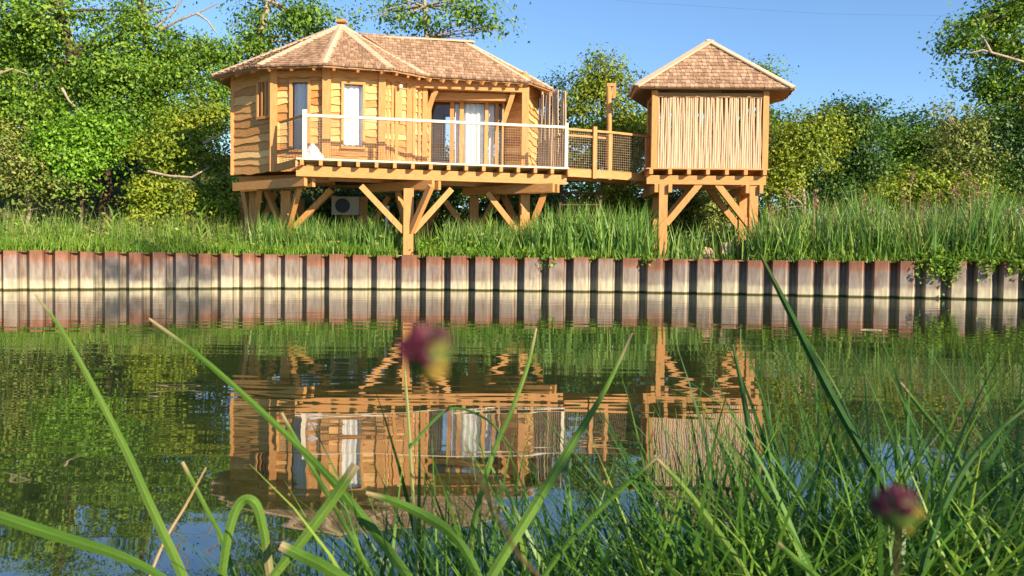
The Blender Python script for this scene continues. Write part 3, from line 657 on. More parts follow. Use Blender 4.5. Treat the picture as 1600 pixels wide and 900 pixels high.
def plant(kind, label, cat, base, blobs, mat, size=.14, dens=3.0, trunk=None, group=None, csig=.17, limbs=5, bark='bark', tr=.16, twigs=(), part='crown', aspect=.6):
    bx, by = base; gz = WTOP-.1; p0 = at(bx, 400, by); k = by/sample(WALLD, bx); p0.z = bank_z(p0.x, p0.y, k)-.05
    o = empty(kind, p0, label, cat, group)
    big = kind == 'tree'; pos, out, tips = clumps(blobs, size, dens, csig*(1.5 if big else 1.2), 48 if big else 34, (-.3 if by > 26 else -.55) if big else -.75)
    leaf_mesh(part, pos, size, M[mat], o, out, aspect)
    m = MB(); path = [p0]+[at(*q) for q in (trunk or [])]
    if not trunk:
        c = at(*blobs[0][:3]); path += [p0.lerp(c, .5)+Vector((.1, 0, 0)), c]
    n = len(path); m.tube(path, [tr*(1-.6*i/(n-1)) for i in range(n)], 8)
    for tp in tips:
        idx = RNG.choice(len(tp), min(limbs, len(tp)), replace=False)
        for i in idx:
            e = Vector(tp[i]); j = min(range(1, n), key=lambda q: (path[q]-e).length); s = path[j]
            md = s.lerp(e, .5)+Vector((RNG.normal()*.15, RNG.normal()*.15, RNG.normal()*.12+.1)); r0 = tr*.28
            m.tube([s, md, e], [r0, r0*.6, r0*.2], 5, False)
    m.build('trunk', M[bark], o)
    for tw in twigs:
        m = MB(); pts = [at(*q) for q in tw]; m.tube(pts, [.05*(1-.6*i/(len(pts)-1)) for i in range(len(pts))], 6); m.build('dead_branch', M['palebark'], o)
    return o
# ---- left wood
plant('tree', 'big leafy tree at the left edge with leaning dark trunk and pale dead branches', 'tree', (170, 27.5),
      [(60, 70, 27.5, 105, 100, .7, 1), (185, 120, 27, 95, 75, .7, 1), (120, -70, 28, 190, 80, .8, .2), (30, 170, 26.5, 90, 60, .7, 1), (160, 195, 26.6, 90, 55, .6, .9), (215, 40, 27.5, 50, 40, .6, .45)], 'leaf_mid', .13, 2.6,
      trunk=[(165, 300, 27.5), (150, 200, 27.3), (115, 95, 27.2), (95, 20, 27.2), (80, -60, 27.3)], tr=.3,
      twigs=[[(97, 138, 25.6), (108, 158, 25.5), (133, 180, 25.4)], [(60, 210, 25.3), (78, 218, 25.2), (104, 218, 25.3)], [(0, 115, 25.5), (20, 108, 25.4), (42, 116, 25.4)]])
plant('tree', 'tall tree with bare grey upper boughs between the leaning tree and the cabin', 'tree', (270, 29),
      [(275, 110, 29, 75, 55, .7, 1), (320, 150, 28.5, 60, 75, .7, 1), (270, 185, 28, 75, 50, .6, 1), (235, 5, 29.5, 55, 28, .6, .3), (330, 75, 29.5, 40, 30, .6, .6)], 'leaf_mid', .13, 2.6,
      trunk=[(262, 260, 29), (240, 130, 28.8), (225, 40, 28.8), (215, -40, 28.8)], tr=.2,
      twigs=[[(250, 48, 28.9), (278, 32, 28.8), (310, 20, 28.8), (340, 5, 28.8)], [(308, 21, 28.8), (325, 33, 28.8), (338, 52, 28.8)], [(175, 36, 28.8), (215, 20, 28.8), (252, 10, 28.8)], [(236, 50, 28.8), (270, 20, 28.8), (298, -20, 28.8)]])
plant('tree', 'oak with dark lobed crown rising behind the left slope of the cabin roof', 'tree', (430, 33),
      [(455, 35, 33, 75, 38, .7, .85), (405, 70, 32.5, 38, 26, .7, .8), (430, -30, 33, 100, 45, .7, .5), (370, 120, 33, 40, 40, .7, .9), (480, 70, 33, 40, 30, .6, .7)], 'leaf_mid', .16, 2.3, csig=.2, tr=.22,
      trunk=[(420, 200, 33), (405, 60, 32.7), (420, 0, 32.8), (430, -60, 33)], bark='palebark')
plant('tree', 'airy ash tree with thin drooping foliage above the cabin ridge', 'tree', (670, 34),
      [(610, 15, 34, 75, 32, .7, .55), (720, 20, 34, 68, 30, .7, .55), (660, 40, 34, 60, 18, .6, .5), (765, 38, 34, 34, 16, .6, .4), (650, -55, 34, 150, 45, .7, .4)], 'leaf_mid', .17, 1.9, csig=.24, tr=.16, limbs=9,
      trunk=[(668, 200, 34), (667, 60, 34), (664, 10, 34), (660, -60, 34)], bark='palebark')
LB_ = 'shrubs along the far bank'
plant('bush', 'greyish olive scrub with bare tan stems at the far left bank', 'bush', (40, 25), [(40, 265, 25, 75, 50, .6, .75), (0, 230, 25.4, 60, 50, .6, .8), (85, 300, 24.6, 55, 38, .5, .7)], 'leaf_olive', .11, 2.2, group=LB_, limbs=12, bark='palebark', tr=.08)
plant('bush', 'fresh green bush left of the dark hollow', 'bush', (125, 24.5), [(120, 250, 24.8, 55, 55, .6, 1), (95, 225, 25, 50, 40, .6, .9), (150, 215, 25, 50, 45, .6, .9)], 'leaf_lush', .12, 2.6, group=LB_, tr=.07)
plant('bush', 'yellow green bush arching over the dark hollow', 'bush', (250, 25), [(255, 230, 25.2, 65, 40, .6, 1), (300, 225, 25.4, 40, 50, .6, 1), (240, 300, 24.5, 45, 30, .5, .8), (330, 195, 26, 35, 40, .5, .9)], 'leaf_yel', .13, 2.6, group=LB_, tr=.08,
      twigs=[[(232, 268, 24.2), (265, 275, 24.1), (300, 277, 24.1), (326, 262, 24.2)], [(318, 224, 24.4), (340, 213, 24.3), (364, 200, 24.3)]])
plant('bush', 'low ragged bush at the left corner of the cabin', 'bush', (345, 25.5), [(345, 300, 25.5, 40, 38, .6, .8), (305, 320, 25, 45, 28, .5, .9), (360, 330, 24.5, 28, 28, .5, .8), (352, 250, 26, 24, 30, .6, .7), (235, 335, 24.4, 50, 22, .5, .8)], 'leaf_yel', .11, 2.2, group=LB_, tr=.06)
plant('tree', 'dense dark tree filling the background at the left edge', 'tree', (60, 33), [(40, 120, 33, 170, 130, .5, .8), (220, 180, 33, 130, 100, .5, .8), (120, 270, 33, 130, 55, .5, .7)], 'leaf_dark', .2, 2.0, tr=.2, limbs=4)
plant('tree', 'leafy tree just beyond the left frame edge', 'tree', (-150, 25), [(-130, 60, 25, 110, 140, .7, 1), (-120, 210, 24, 100, 80, .7, .9)], 'leaf_mid', .16, 2.2, tr=.22)
# ---- behind the cabin, below the deck
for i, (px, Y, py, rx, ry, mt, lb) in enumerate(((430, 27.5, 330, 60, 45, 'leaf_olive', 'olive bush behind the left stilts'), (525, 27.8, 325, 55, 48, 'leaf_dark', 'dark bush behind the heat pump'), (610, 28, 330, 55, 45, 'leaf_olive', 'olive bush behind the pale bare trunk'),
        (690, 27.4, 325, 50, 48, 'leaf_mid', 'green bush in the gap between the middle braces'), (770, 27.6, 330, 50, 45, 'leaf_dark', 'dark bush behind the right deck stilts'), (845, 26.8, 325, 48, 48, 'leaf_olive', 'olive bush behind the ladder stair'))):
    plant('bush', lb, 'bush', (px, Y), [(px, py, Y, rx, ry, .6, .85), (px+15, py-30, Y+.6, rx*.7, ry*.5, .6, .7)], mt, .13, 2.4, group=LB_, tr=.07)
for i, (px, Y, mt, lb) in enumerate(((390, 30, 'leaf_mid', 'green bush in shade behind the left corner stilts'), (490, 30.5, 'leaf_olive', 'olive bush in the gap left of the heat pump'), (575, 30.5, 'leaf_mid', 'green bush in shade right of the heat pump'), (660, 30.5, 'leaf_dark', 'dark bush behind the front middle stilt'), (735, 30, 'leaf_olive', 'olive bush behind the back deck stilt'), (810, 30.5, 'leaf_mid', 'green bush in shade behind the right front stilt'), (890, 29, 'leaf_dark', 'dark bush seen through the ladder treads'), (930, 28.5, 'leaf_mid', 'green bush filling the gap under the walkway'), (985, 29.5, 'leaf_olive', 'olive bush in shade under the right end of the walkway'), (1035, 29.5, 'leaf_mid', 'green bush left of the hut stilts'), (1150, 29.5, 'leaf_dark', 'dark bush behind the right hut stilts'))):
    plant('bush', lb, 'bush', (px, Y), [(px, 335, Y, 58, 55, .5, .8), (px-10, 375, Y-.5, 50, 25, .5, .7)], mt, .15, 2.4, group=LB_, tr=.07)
# ---- middle
plant('tree', 'bright yellow green tree with ragged top between the two cabins', 'tree', (945, 27), [(940, 140, 27, 48, 45, .7, .9), (935, 98, 27, 18, 20, .7, .6), (985, 140, 27, 26, 30, .6, .7), (905, 165, 27, 32, 35, .7, .7), (950, 200, 26.8, 55, 45, .7, .9), (990, 215, 26.6, 35, 50, .6, .9), (925, 250, 26.5, 50, 45, .6, .8)], 'leaf_yel', .12, 2.4, tr=.12, limbs=8)
plant('bush', 'thin wispy shrub with bare arching twigs above the stake screen', 'bush', (868, 28), [(860, 150, 28, 28, 32, .6, .25), (885, 130, 28, 20, 20, .6, .15), (860, 215, 27.6, 35, 45, .6, .8)], 'leaf_dark', .1, 2.2, limbs=16, tr=.07)
plant('bush', 'lime green bush below the walkway', 'bush', (970, 25.6), [(960, 320, 25.6, 60, 45, .6, 1.2), (985, 250, 26, 35, 40, .6, .8), (1010, 320, 25.8, 35, 35, .5, .8)], 'leaf_yel', .12, 2.5, group=LB_, tr=.06)
plant('bush', 'olive scrub behind the stilts of the small hut', 'bush', (1095, 25.8), [(1090, 330, 25.8, 55, 42, .6, .9), (1060, 345, 25.4, 45, 40, .6, 1.1), (1140, 330, 26, 40, 45, .6, .8), (1110, 260, 27.5, 70, 60, .5, .7)], 'leaf_olive', .11, 2.5, group=LB_, tr=.06)
plant('tree', 'sparse twiggy tree showing over the right side of the hut roof', 'tree', (1195, 27.6), [(1200, 118, 27.6, 34, 22, .7, .32), (1235, 118, 27.6, 22, 9, .5, .2), (1215, 150, 27.6, 34, 30, .7, .3), (1180, 200, 27.5, 30, 60, .6, .7)], 'leaf_mid', .11, 2.2, limbs=14, tr=.09)
# ---- right hedge
plant('bush', 'sunlit olive yellow bush right of the hut', 'bush', (1255, 25.8), [(1250, 235, 25.8, 55, 55, .7, 1), (1225, 290, 25.4, 45, 45, .6, .9), (1285, 205, 26, 45, 35, .6, .9)], 'leaf_yel', .11, 2.6, group=LB_, limbs=10, bark='palebark', tr=.08)
plant('bush', 'dark green bush with spiky twigs sticking up against the sky', 'bush', (1335, 26.6), [(1330, 200, 26.6, 50, 38, .7, 1), (1305, 165, 26.6, 18, 16, .6, .4), (1372, 170, 26.6, 18, 20, .6, .22), (1355, 250, 26.4, 60, 50, .6, 1), (1320, 300, 26, 55, 35, .6, .9)], 'leaf_dark', .11, 2.6, group=LB_, limbs=12, tr=.08)
plant('bush', 'rounded deep green bush in the middle of the right hedge', 'bush', (1420, 27.5), [(1415, 225, 27.5, 50, 30, .7, 1), (1430, 265, 27, 55, 40, .6, 1)], 'leaf_mid', .12, 2.5, group=LB_, tr=.08)
plant('bush', 'straggly bush with grey stems below the big right tree', 'bush', (1500, 26.4), [(1495, 205, 26.4, 48, 45, .7, .7), (1470, 170, 26.4, 40, 14, .6, .2), (1510, 265, 26, 55, 45, .6, .9)], 'leaf_olive', .11, 2.5, group=LB_, limbs=14, bark='palebark', tr=.08)
plant('bush', 'low yellow green bramble in front of the right hedge', 'bush', (1440, 24.6), [(1435, 295, 24.6, 55, 28, .6, 1), (1385, 310, 24.4, 40, 25, .5, .9), (1520, 305, 24.6, 45, 25, .5, .9)], 'leaf_yel', .11, 2.4, group=LB_, tr=.05)
plant('bush', 'dense dark bush at the right frame edge', 'bush', (1590, 26), [(1590, 250, 26, 60, 55, .6, 1), (1650, 230, 26, 80, 80, .6, 1), (1560, 210, 26.5, 40, 35, .6, .9)], 'leaf_dark', .12, 2.5, group=LB_, tr=.08)
plant('tree', 'large oak with spreading boughs against the sky at the right edge', 'tree', (1640, 27), [(1530, 85, 26.8, 62, 42, .7, .75), (1500, 65, 26.6, 30, 45, .6, .6), (1580, 30, 27, 75, 40, .7, .9), (1550, 140, 27, 55, 38, .6, .6), (1660, 60, 27.2, 110, 110, .7, 1), (1590, 180, 27, 50, 38, .6, .6), (1650, -60, 27, 150, 60, .7, .8)], 'leaf_mid', .14, 2.3, tr=.28, limbs=9,
      trunk=[(1645, 280, 27), (1640, 160, 27), (1630, 80, 27), (1620, 0, 27), (1610, -80, 27)], twigs=[[(1610, 100, 26), (1570, 88, 25.9), (1535, 78, 25.8), (1515, 83, 25.8)], [(1548, 82, 25.8), (1540, 65, 25.8), (1532, 55, 25.8)]])
for i, (px, mt, lb) in enumerate(((1225, 'leaf_mid', 'green bush in shade close behind the right hut posts'), (1310, 'leaf_dark', 'dark bush low behind the sunlit olive bush'), (1400, 'leaf_olive', 'olive bush low behind the bramble'), (1490, 'leaf_dark', 'dark bush low behind the straggly grey stemmed bush'), (1580, 'leaf_mid', 'green bush low beneath the large right oak'))):
    plant('bush', lb, 'bush', (px, 30), [(px, 300, 30, 62, 60, .5, .8), (px+10, 365, 29.5, 60, 32, .5, .8)], mt, .15, 2.4, group=LB_, tr=.07)
# far treeline, one mass
pos, out, tips = clumps([(x, 205+6*math.sin(x*.03), 62, 60, 26, .5, 1) for x in range(780, 1700, 70)]+[(x, 260, 62, 70, 40, .5, .8) for x in range(700, 1700, 90)], .35, 2.2, .5)
tag(leaf_mesh('far_treeline', pos, .35, M['leaf_dark'], None, out), 'distant dark line of trees beyond the right hedge', 'trees', kind='stuff')
# ------------------------------------------------------------------ grass builders
def blades(name, base, height, width, mat, lean=.35, seg=4, parent=None, curl=.8, az=None, face=False):
    n = len(base); az = RNG.uniform(0, 2*math.pi, n) if az is None else az
    ld = np.stack([np.cos(az), np.sin(az), np.zeros(n)], 1); th0 = lean*RNG.uniform(0, .8, n); kap = lean*curl*RNG.uniform(.2, 1.9, n)
    tw = az+math.pi/2+RNG.normal(size=n)*.7 if not face else RNG.normal(size=n)*.6; sd_ = np.stack([np.cos(tw), np.sin(tw), np.zeros(n)], 1)
    rows = []; ctr = base.copy(); st = height/seg
    for i in range(seg+1):
        t = i/seg
        if i:
            th = th0+kap*((i-.5)/seg)**1.3; ctr = ctr+(ld*np.sin(th)[:, None]+np.array([0, 0, 1])*np.cos(th)[:, None])*st[:, None]
        wd = (width*(1-t**1.8)*(.7+.3*math.sin(min(1, t*3)*math.pi/2)))[:, None] if i < seg else np.zeros((n, 1))+.0004
        rows += [ctr-sd_*wd/2, ctr+sd_*wd/2]
    vs = np.stack(rows, 1).reshape(-1, 3); k = 2*(seg+1); i = np.arange(n)[:, None]*k
    fs = np.concatenate([i+np.array([[2*s, 2*s+1, 2*s+3, 2*s+2]]) for s in range(seg)], 1).reshape(-1, 4)
    return npmesh(name, vs, fs, M[mat], parent)
def bank_pts(n, px0, px1, d0, d1, pw=1.0):
    px = RNG.uniform(px0, px1, n); dist = d0+(d1-d0)*RNG.random(n)**pw
    ok = ~(((np.abs(px-637) < 17) & (dist < .9)) | ((px > 1018) & (px < 1172) & (dist < 3.2) & (RNG.random(n) < .9))); px = px[ok]; dist = dist[ok]; n = len(px); Y = np.interp(px, [k[0] for k in WALLD], [k[1] for k in WALLD])
    k = 1+(dist+.2)/Y; X = (px-800)/F*Y*k; YY = Y*k; Z = WTOP-.05+.12*np.minimum(1, (k-1)*4)
    return np.stack([X, YY, Z-.02], 1), px
# lush short grass on the edge, left half
b, px = bank_pts(9000, -120, 900, -.05, 1.6, 1.3); clump = .55+.45*np.sin(b[:, 0]*1.7)*np.sin(b[:, 0]*.63+1)
tag(blades('edge_grass', b, RNG.uniform(.18, .42, len(b))*(.8+.4*clump), np.full(len(b), .03), 'grass', .5), 'short lush green grass along the top of the pile wall', 'grass', kind='stuff')
b, px = bank_pts(9000, -120, 900, .6, 5.5); h = RNG.uniform(.3, 1.1, len(b))*(.8+.4*np.sin(b[:, 0]*1.3)*np.sin(b[:, 0]*3.1+b[:, 1]*2))
tag(blades('tall_grass', b, h, np.full(len(b), .03), 'grass', .4), 'tall green grass behind the edge of the far bank', 'grass', kind='stuff')
b, px = bank_pts(1700, -120, 880, .8, 5); h = RNG.uniform(.6, 1.3, len(b))
tag(blades('seeding_grass', b, h, np.full(len(b), .014), 'seed', .3), 'pale seeding grass stems among the green on the left bank', 'grass', kind='stuff')
b, px = bank_pts(3400, 820, 1250, .1, 3.5); h = RNG.uniform(.6, 1.3, len(b))*np.interp(px, [820, 860, 1000, 1030], [1, 1.35, 1.35, 1])
tag(blades('bank_reeds', b, h, np.full(len(b), .048), 'reed', .4), 'broad bladed green reeds between the two cabins', 'reeds', kind='stuff')
b, px = bank_pts(5600, 1185, 1720, .1, 4.5); h = RNG.uniform(.6, 1.95, len(b))*(1+.22*np.sin(px*.05)*np.sin(px*.021+1))
tag(blades('reed_bed', b, h, RNG.uniform(.02, .055, len(b)), 'reed', .42, curl=.8), 'dense tall green reed bed on the right bank', 'reeds', kind='stuff')
b, px = bank_pts(1500, 1185, 1720, .05, 2.0); h = RNG.uniform(.35, 1.1, len(b))
tag(blades('bank_sedge', b, h, RNG.uniform(.03, .06, len(b)), 'grass', .6, curl=1.0), 'bright broad sedge leaves mixed among the right reeds', 'grass', kind='stuff')
b, px = bank_pts(700, 1200, 1720, .3, 3); h = RNG.uniform(1.2, 1.7, len(b))
tag(blades('dry_reed_stems', b, h, np.full(len(b), .012), 'dry', .1), 'dry straw coloured stems among the green reeds', 'reeds', kind='stuff')
b, px = bank_pts(3500, 880, 1720, -.08, .8); tag(blades('edge_weeds', b, RNG.uniform(.15, .42, len(b)), np.full(len(b), .028), 'grass', .55), 'low weeds at the edge below the reeds', 'grass', kind='stuff')
# broadleaf undergrowth on the edge
def undergrowth(name, spots, mat, label, size=.11):
    pos = []
    for px0, px1, d0, d1, hz, n in spots:
        b, _ = bank_pts(n, px0, px1, d0, d1); n = len(b); b[:, 2] += np.abs(RNG.normal(size=n))*hz*.55+.03*np.sin(b[:, 0]*9); pos.append(b)
    tag(leaf_mesh(name, np.concatenate(pos), size, M[mat], None, None, .6, .8), label, 'weeds', kind='stuff')
undergrowth('nettles', [(648, 770, .0, .9, .4, 900), (560, 630, .0, .6, .2, 300), (770, 900, .0, .7, .25, 500), (-100, 560, 0, .8, .16, 1400)], 'leaf_lush', 'bright green leafy nettles along the bank edge below the cabin')
undergrowth('undergrowth', [(900, 1440, -.05, .6, .22, 1400), (1440, 1720, -.22, .7, .32, 1800), (1170, 1260, 0, .8, .3, 350), (480, 1150, 2, 7, .45, 3500), (-120, 480, 3, 6.5, .9, 4200), (1190, 1720, 3.5, 6.5, 1.3, 4500)], 'leaf_mid', 'dark leafy undergrowth at the foot of the reeds and cabins')
ivy_pos = []
for x0, n in ((1462, 90), (1480, 160), (1488, 120), (1540, 80), (1590, 90), (1445, 60), (996+20, 40), (856, 35)):
    b, _ = bank_pts(n, x0-14, x0+14, -.32, -.15); n = len(b); b[:, 2] = WTOP+.05-np.abs(RNG.normal(size=n))*(.22 if x0 > 1400 else .12); ivy_pos.append(b)
tag(leaf_mesh('trailing_ivy', np.concatenate(ivy_pos), .1, M['leaf_mid'], None, None, .7, .2), 'leafy trailing growth hanging over the right end of the pile wall', 'ivy', kind='stuff')
b, px = bank_pts(1500, 395, 625, .5, 2.2); b2, _ = bank_pts(1100, 690, 860, .4, 2.2); b = np.concatenate([b, b2])
tag(blades('stilt_grass', b, RNG.uniform(.6, 1.25, len(b)), RNG.uniform(.02, .04, len(b)), 'reed', .4), 'tall rough grass around the feet of the cabin stilts', 'grass', kind='stuff')
undergrowth('bank_weeds', [(-100, 620, .4, 2.6, .6, 1700), (690, 880, .4, 2.2, .6, 500), (1190, 1700, .1, 1.6, .8, 1200)], 'leaf_olive', 'olive broad leaved weeds mixed through the far bank grass', .12)
# single tall reeds standing out of the grass
for (px, d, hh, lb) in ((576, .9, 1.25, 'tall single green reed beside the middle stilt and the heat pump'), (173, .8, 1.0, 'tall single green reed in front of the dark hollow in the left bushes'), (312, 1.2, 1.1, 'tall single green reed left of the cabin corner stilts'), (762, 1.2, 1.15, 'tall single green reed behind the nettles right of the middle stilt'), (905, .6, 1.35, 'tall single green reed in front of the ladder stair'), (1258, .5, 1.5, 'tall bright green reed at the left end of the right reed bed')):
    Y = sample(WALLD, px)+d; p = Vector(((px-800)/F*Y, Y, WTOP)); o = empty('reed', p, lb, 'reed', 'single tall green reeds')
    m = MB(); tp = p+Vector((.05, 0, hh)); m.tube([p-Vector((0, 0, .05)), p.lerp(tp, .5)+Vector((.02, 0, 0)), tp], [.012, .01, .004], 5); m.build('stem', M['grass'], o)
    nb_ = 11; q = np.linspace(.25, .98, nb_); bb_ = np.array(p)+np.outer(q, np.array(tp-p)); blades('leaf', bb_, np.full(nb_, .42)*(1.15-q*.4), np.full(nb_, .045), 'grass', .9, parent=o, az=np.where(np.arange(nb_) % 2, .2, math.pi+.2)+RNG.normal(size=nb_)*.3, face=True)
# brown reed plumes, one thing each
plume_px = [(1271, 312, 1), (1274, 325, .9), (1348, 320, 1.1), (1361, 333, .7), (1415, 312, 1.2), (1423, 282, 1), (1443, 325, 1), (1450, 316, 1.1), (1465, 314, 1), (1492, 310, 1.1), (1498, 303, 1), (1514, 285, 1.2), (1517, 313, .8), (1529, 300, 1), (1541, 316, 1.1), (1573, 340, .8), (1594, 340, 1), (1232, 306, .8), (1204, 332, .8), (1425, 336, .8), (1570, 357, .6)]
for i, (px, py, k) in enumerate(plume_px):
    Y = sample(WALLD, px)*1.0+.5+1.2*random.random(); t = at(px, py, Y); b0 = Vector((t.x+random.uniform(-.12, .12), Y, WTOP-.03))
    o = empty('plume_reed', b0, 'dry reed with brown feathery plume rising from the right reed bed', 'reed', 'brown plumed reeds')
    m = MB(); m.tube([b0, b0.lerp(t, .5)+Vector((.02, 0, 0)), t], [.012, .01, .006], 5); m.build('stem', M['dry'], o)
    n = 60; q = RNG.random(n); pp = np.array(t)+np.stack([RNG.normal(size=n)*.035*k+.05*q*random.choice((-1, 1)), RNG.normal(size=n)*.035*k, (q-.3)*.34*k], 1)
    leaf_mesh('plume', pp, .07, M['plume'], o, None, .4, .2)
# ------------------------------------------------------------------ overhead wire
m = MB(); m.tube([at(700, -28, 70)+Vector((0, 0, 0)), at(1000, 4, 71), at(1300, 22, 72), at(1640, 27, 73)], .006, 5); tag(m.build('overhead_wire', M['dark']), 'thin overhead wire crossing the sky at the top right', 'wire')
# ------------------------------------------------------------------ foreground
def zedge(x): return np.interp(x, [k[0] for k in EDGE], [k[1] for k in EDGE])
def fg_pts(n, x0, x1, y0, y1off):
    x = RNG.uniform(x0, x1, n); e = zedge(x); y = y0+(e+y1off-y0)*RNG.random(n); z = near_z(x, y)
    return np.stack([x, y, np.maximum(z-.02, -.06)], 1), x
NEAR = 'foreground'
# right tussock
b, x = fg_pts(2800, .0, 2.0, 1.0, .0); h = RNG.uniform(.22, .56, len(b))*np.interp(x, [.0, .4, .9, 1.2, 2.0], [.6, .8, .78, .92, 1.0])
az = np.where(RNG.random(len(b)) < .6, 0, math.pi)+RNG.normal(size=len(b))*.75
tag(blades('foreground_tussock', b, h, RNG.uniform(.005, .010, len(b)), 'fgrass', 1.3, seg=10, curl=1.15, az=az, face=True), 'thick dark green tussock of long arching grass at the lower right', 'grass', kind='stuff')
b, x = fg_pts(130, -.25, 1.7, 1.15, .1); h = RNG.uniform(.26, .52, len(b))*np.interp(x, [-.25, .4, 1.7], [1.1, 1, .95])
tag(blades('foreground_sedge', b, h, RNG.uniform(.009, .014, len(b)), 'blade_dk', .55, seg=8, curl=.45, az=math.pi+RNG.normal(size=len(b))*.9, face=True), 'upright dark sedge blades standing out of the right tussock', 'grass', kind='stuff')
b, x = fg_pts(1900, -.36, .6, .92, .02); h = RNG.uniform(.2, .54, len(b))*np.interp(x, [-.42, -.1, .3], [.55, .95, 1.0])
tag(blades('foreground_grass', b, h, RNG.uniform(.004, .010, len(b)), 'fgrass', .85, seg=8), 'fresh green grass at the bottom centre of the near bank', 'grass', kind='stuff')
b, x = fg_pts(2400, -.4, 1.1, .8, -.25); h = RNG.uniform(.18, .5, len(b))*np.interp(x, [-.4, -.12, .25, .6, 1.1], [.45, 1.0, .9, .62, .55])
tag(blades('foreground_lush_grass', b, h, RNG.uniform(.004, .010, len(b)), 'lush', 1.0, seg=8, curl=1.1), 'bright yellow green thin grass along the bottom centre edge', 'grass', kind='stuff')
b, x = fg_pts(420, -1.1, -.12, .85, .03); h = RNG.uniform(.14, .32, len(b))
tag(blades('sparse_grass', b, h, RNG.uniform(.003, .006, len(b)), 'blade', .8, seg=6), 'sparse thin grass at the lower left of the near bank', 'grass', kind='stuff')
def big_blade(pts, widths, mat, label, fold=.3):
    """pts: (px, py, Y) from tip to base; widths in photo pixels at each point"""
    P_ = [at(*p) for p in pts]; n = len(P_)
    # resample smoothly (Catmull-Rom)
    Q = []; Wd = []
    for i in range(n-1):
        a, b_, c_, d_ = P_[max(i-1, 0)], P_[i], P_[i+1], P_[min(i+2, n-1)]
        for k in range(5):
            t = k/5; q = .5*((2*b_)+(c_-a)*t+(2*a-5*b_+4*c_-d_)*t*t+(3*b_-a-3*c_+d_)*t**3); Q.append(q)
            Wd.append((widths[i]*(1-t)+widths[i+1]*t)*q.y/F*.7)
    Q.append(P_[-1]); Wd.append(widths[-1]*P_[-1].y/F*.7)
    vs = []; fs = []
    for i, q in enumerate(Q):
        d = (Q[min(i+1, len(Q)-1)]-Q[max(i-1, 0)]).normalized(); view = (q-Vector((0, 0, EYE))).normalized()
        s = d.cross(view).normalized(); nn = s.cross(d); w_ = Wd[i]/2
        vs += [q-s*w_+nn*w_*fold, q-nn*w_*fold, q+s*w_+nn*w_*fold]
    for i in range(len(Q)-1):
        for j in (0, 1): fs.append((3*i+j, 3*i+j+1, 3*i+j+4, 3*i+j+3))
    m = MB(); m.add(vs, fs, False); mat = {'blade': 'vblade', 'blade_dk': 'vblade_dk'}.get(mat, mat); o = m.build('grass_blade', M[mat])
    uv = o.data.uv_layers.new(name='UVMap')
    for lp in o.data.loops: uv.data[lp.index].uv = ((lp.vertex_index % 3)/2, (lp.vertex_index//3)/(len(Q)-1))
    o.data.polygons.foreach_set('use_smooth', [False]*len(o.data.polygons)); sdf = o.modifiers.new('t', 'SOLIDIFY'); sdf.thickness = .0008
    tag(o, label, 'grass blade', 'large grass blades in the foreground')
bb = big_blade
bb([(55, 460, 1.0), (105, 530, .97), (190, 690, .92), (235, 790, .88), (290, 910, .84), (350, 1060, .8)], [2, 8, 14, 17, 20, 20], 'blade', 'long straight pale grass blade, tallest at the far left')
bb([(233, 498, 1.0), (330, 572, .98), (482, 712, .95), (560, 800, .92), (640, 905, .9), (740, 1060, .86)], [4, 10, 13, 20, 20, 18], 'blade', 'long straw tipped blade slanting down across the reflected cabin')
bb([(-60, 790, .8), (0, 808, .79), (80, 834, .78), (180, 866, .77), (250, 900, .76), (330, 960, .75)], [24, 24, 24, 20, 14, 8], 'blade', 'thick bright grass stalk lying across the lower left corner')
bb([(556, 726, .85), (520, 780, .85), (470, 848, .84), (420, 910, .83), (330, 1040, .8)], [20, 22, 20, 18, 16], 'blade', 'broad cut off blade leaning right at bottom centre left')
bb([(425, 920, .9), (412, 830, .9), (398, 786, .9), (376, 785, .9), (358, 830, .89), (345, 920, .88), (340, 1040, .85)], [16, 18, 20, 20, 18, 16, 14], 'blade', 'arched blade bent over into a loop at lower left')
bb([(572, 770, .85), (620, 785, .85), (680, 815, .85), (720, 850, .84), (760, 930, .82), (790, 1050, .8)], [6, 16, 22, 18, 14, 12], 'blade', 'broad pale blade pointing left in front of the grass at bottom centre')
bb([(438, 852, .75), (470, 868, .75), (510, 888, .74), (570, 930, .73), (640, 1010, .72)], [18, 24, 26, 24, 20], 'blade', 'short stubby broad blade at the bottom edge left of centre')
bb([(988, 520, 1.0), (945, 610, .97), (890, 700, .93), (830, 800, .88), (765, 905, .84), (680, 1060, .8)], [3, 9, 17, 22, 20, 18], 'blade', 'long broad light blade leaning right below the walkway reflection')
bb([(838, 513, 1.1), (825, 570, 1.08), (800, 640, 1.05), (770, 710, 1.02), (745, 800, 1.0), (730, 920, .97), (720, 1060, .93)], [3, 7, 9, 10, 10, 10, 10], 'blade', 'slender stem with a straw tip in front of the reflected stilts')
bb([(1188, 398, 1.1), (1235, 490, 1.08), (1290, 600, 1.06), (1345, 700, 1.04), (1390, 780, 1.02), (1450, 930, 1.0), (1490, 1050, .96)], [5, 13, 17, 16, 15, 14, 12], 'blade_dk', 'tall dark blade crossing the pile wall right of the hut')
bb([(1022, 712, .95), (1075, 770, .94), (1120, 830, .93), (1170, 905, .9), (1250, 1050, .86)], [5, 13, 15, 15, 14], 'blade', 'bright green blade leaning left over the dark tussock')
bb([(1032, 710, .9), (970, 765, .9), (900, 835, .89), (850, 900, .88), (760, 1040, .84)], [4, 9, 10, 10, 10], 'blade', 'narrow bright blade leaning right under the reflected hut')
bb([(632, 578, 1.2), (637, 640, 1.18), (642, 720, 1.15), (648, 820, 1.1), (655, 950, 1.05)], [3, 6, 6, 6, 6], 'seed', 'thin dry stalk standing upright below the left flower head')
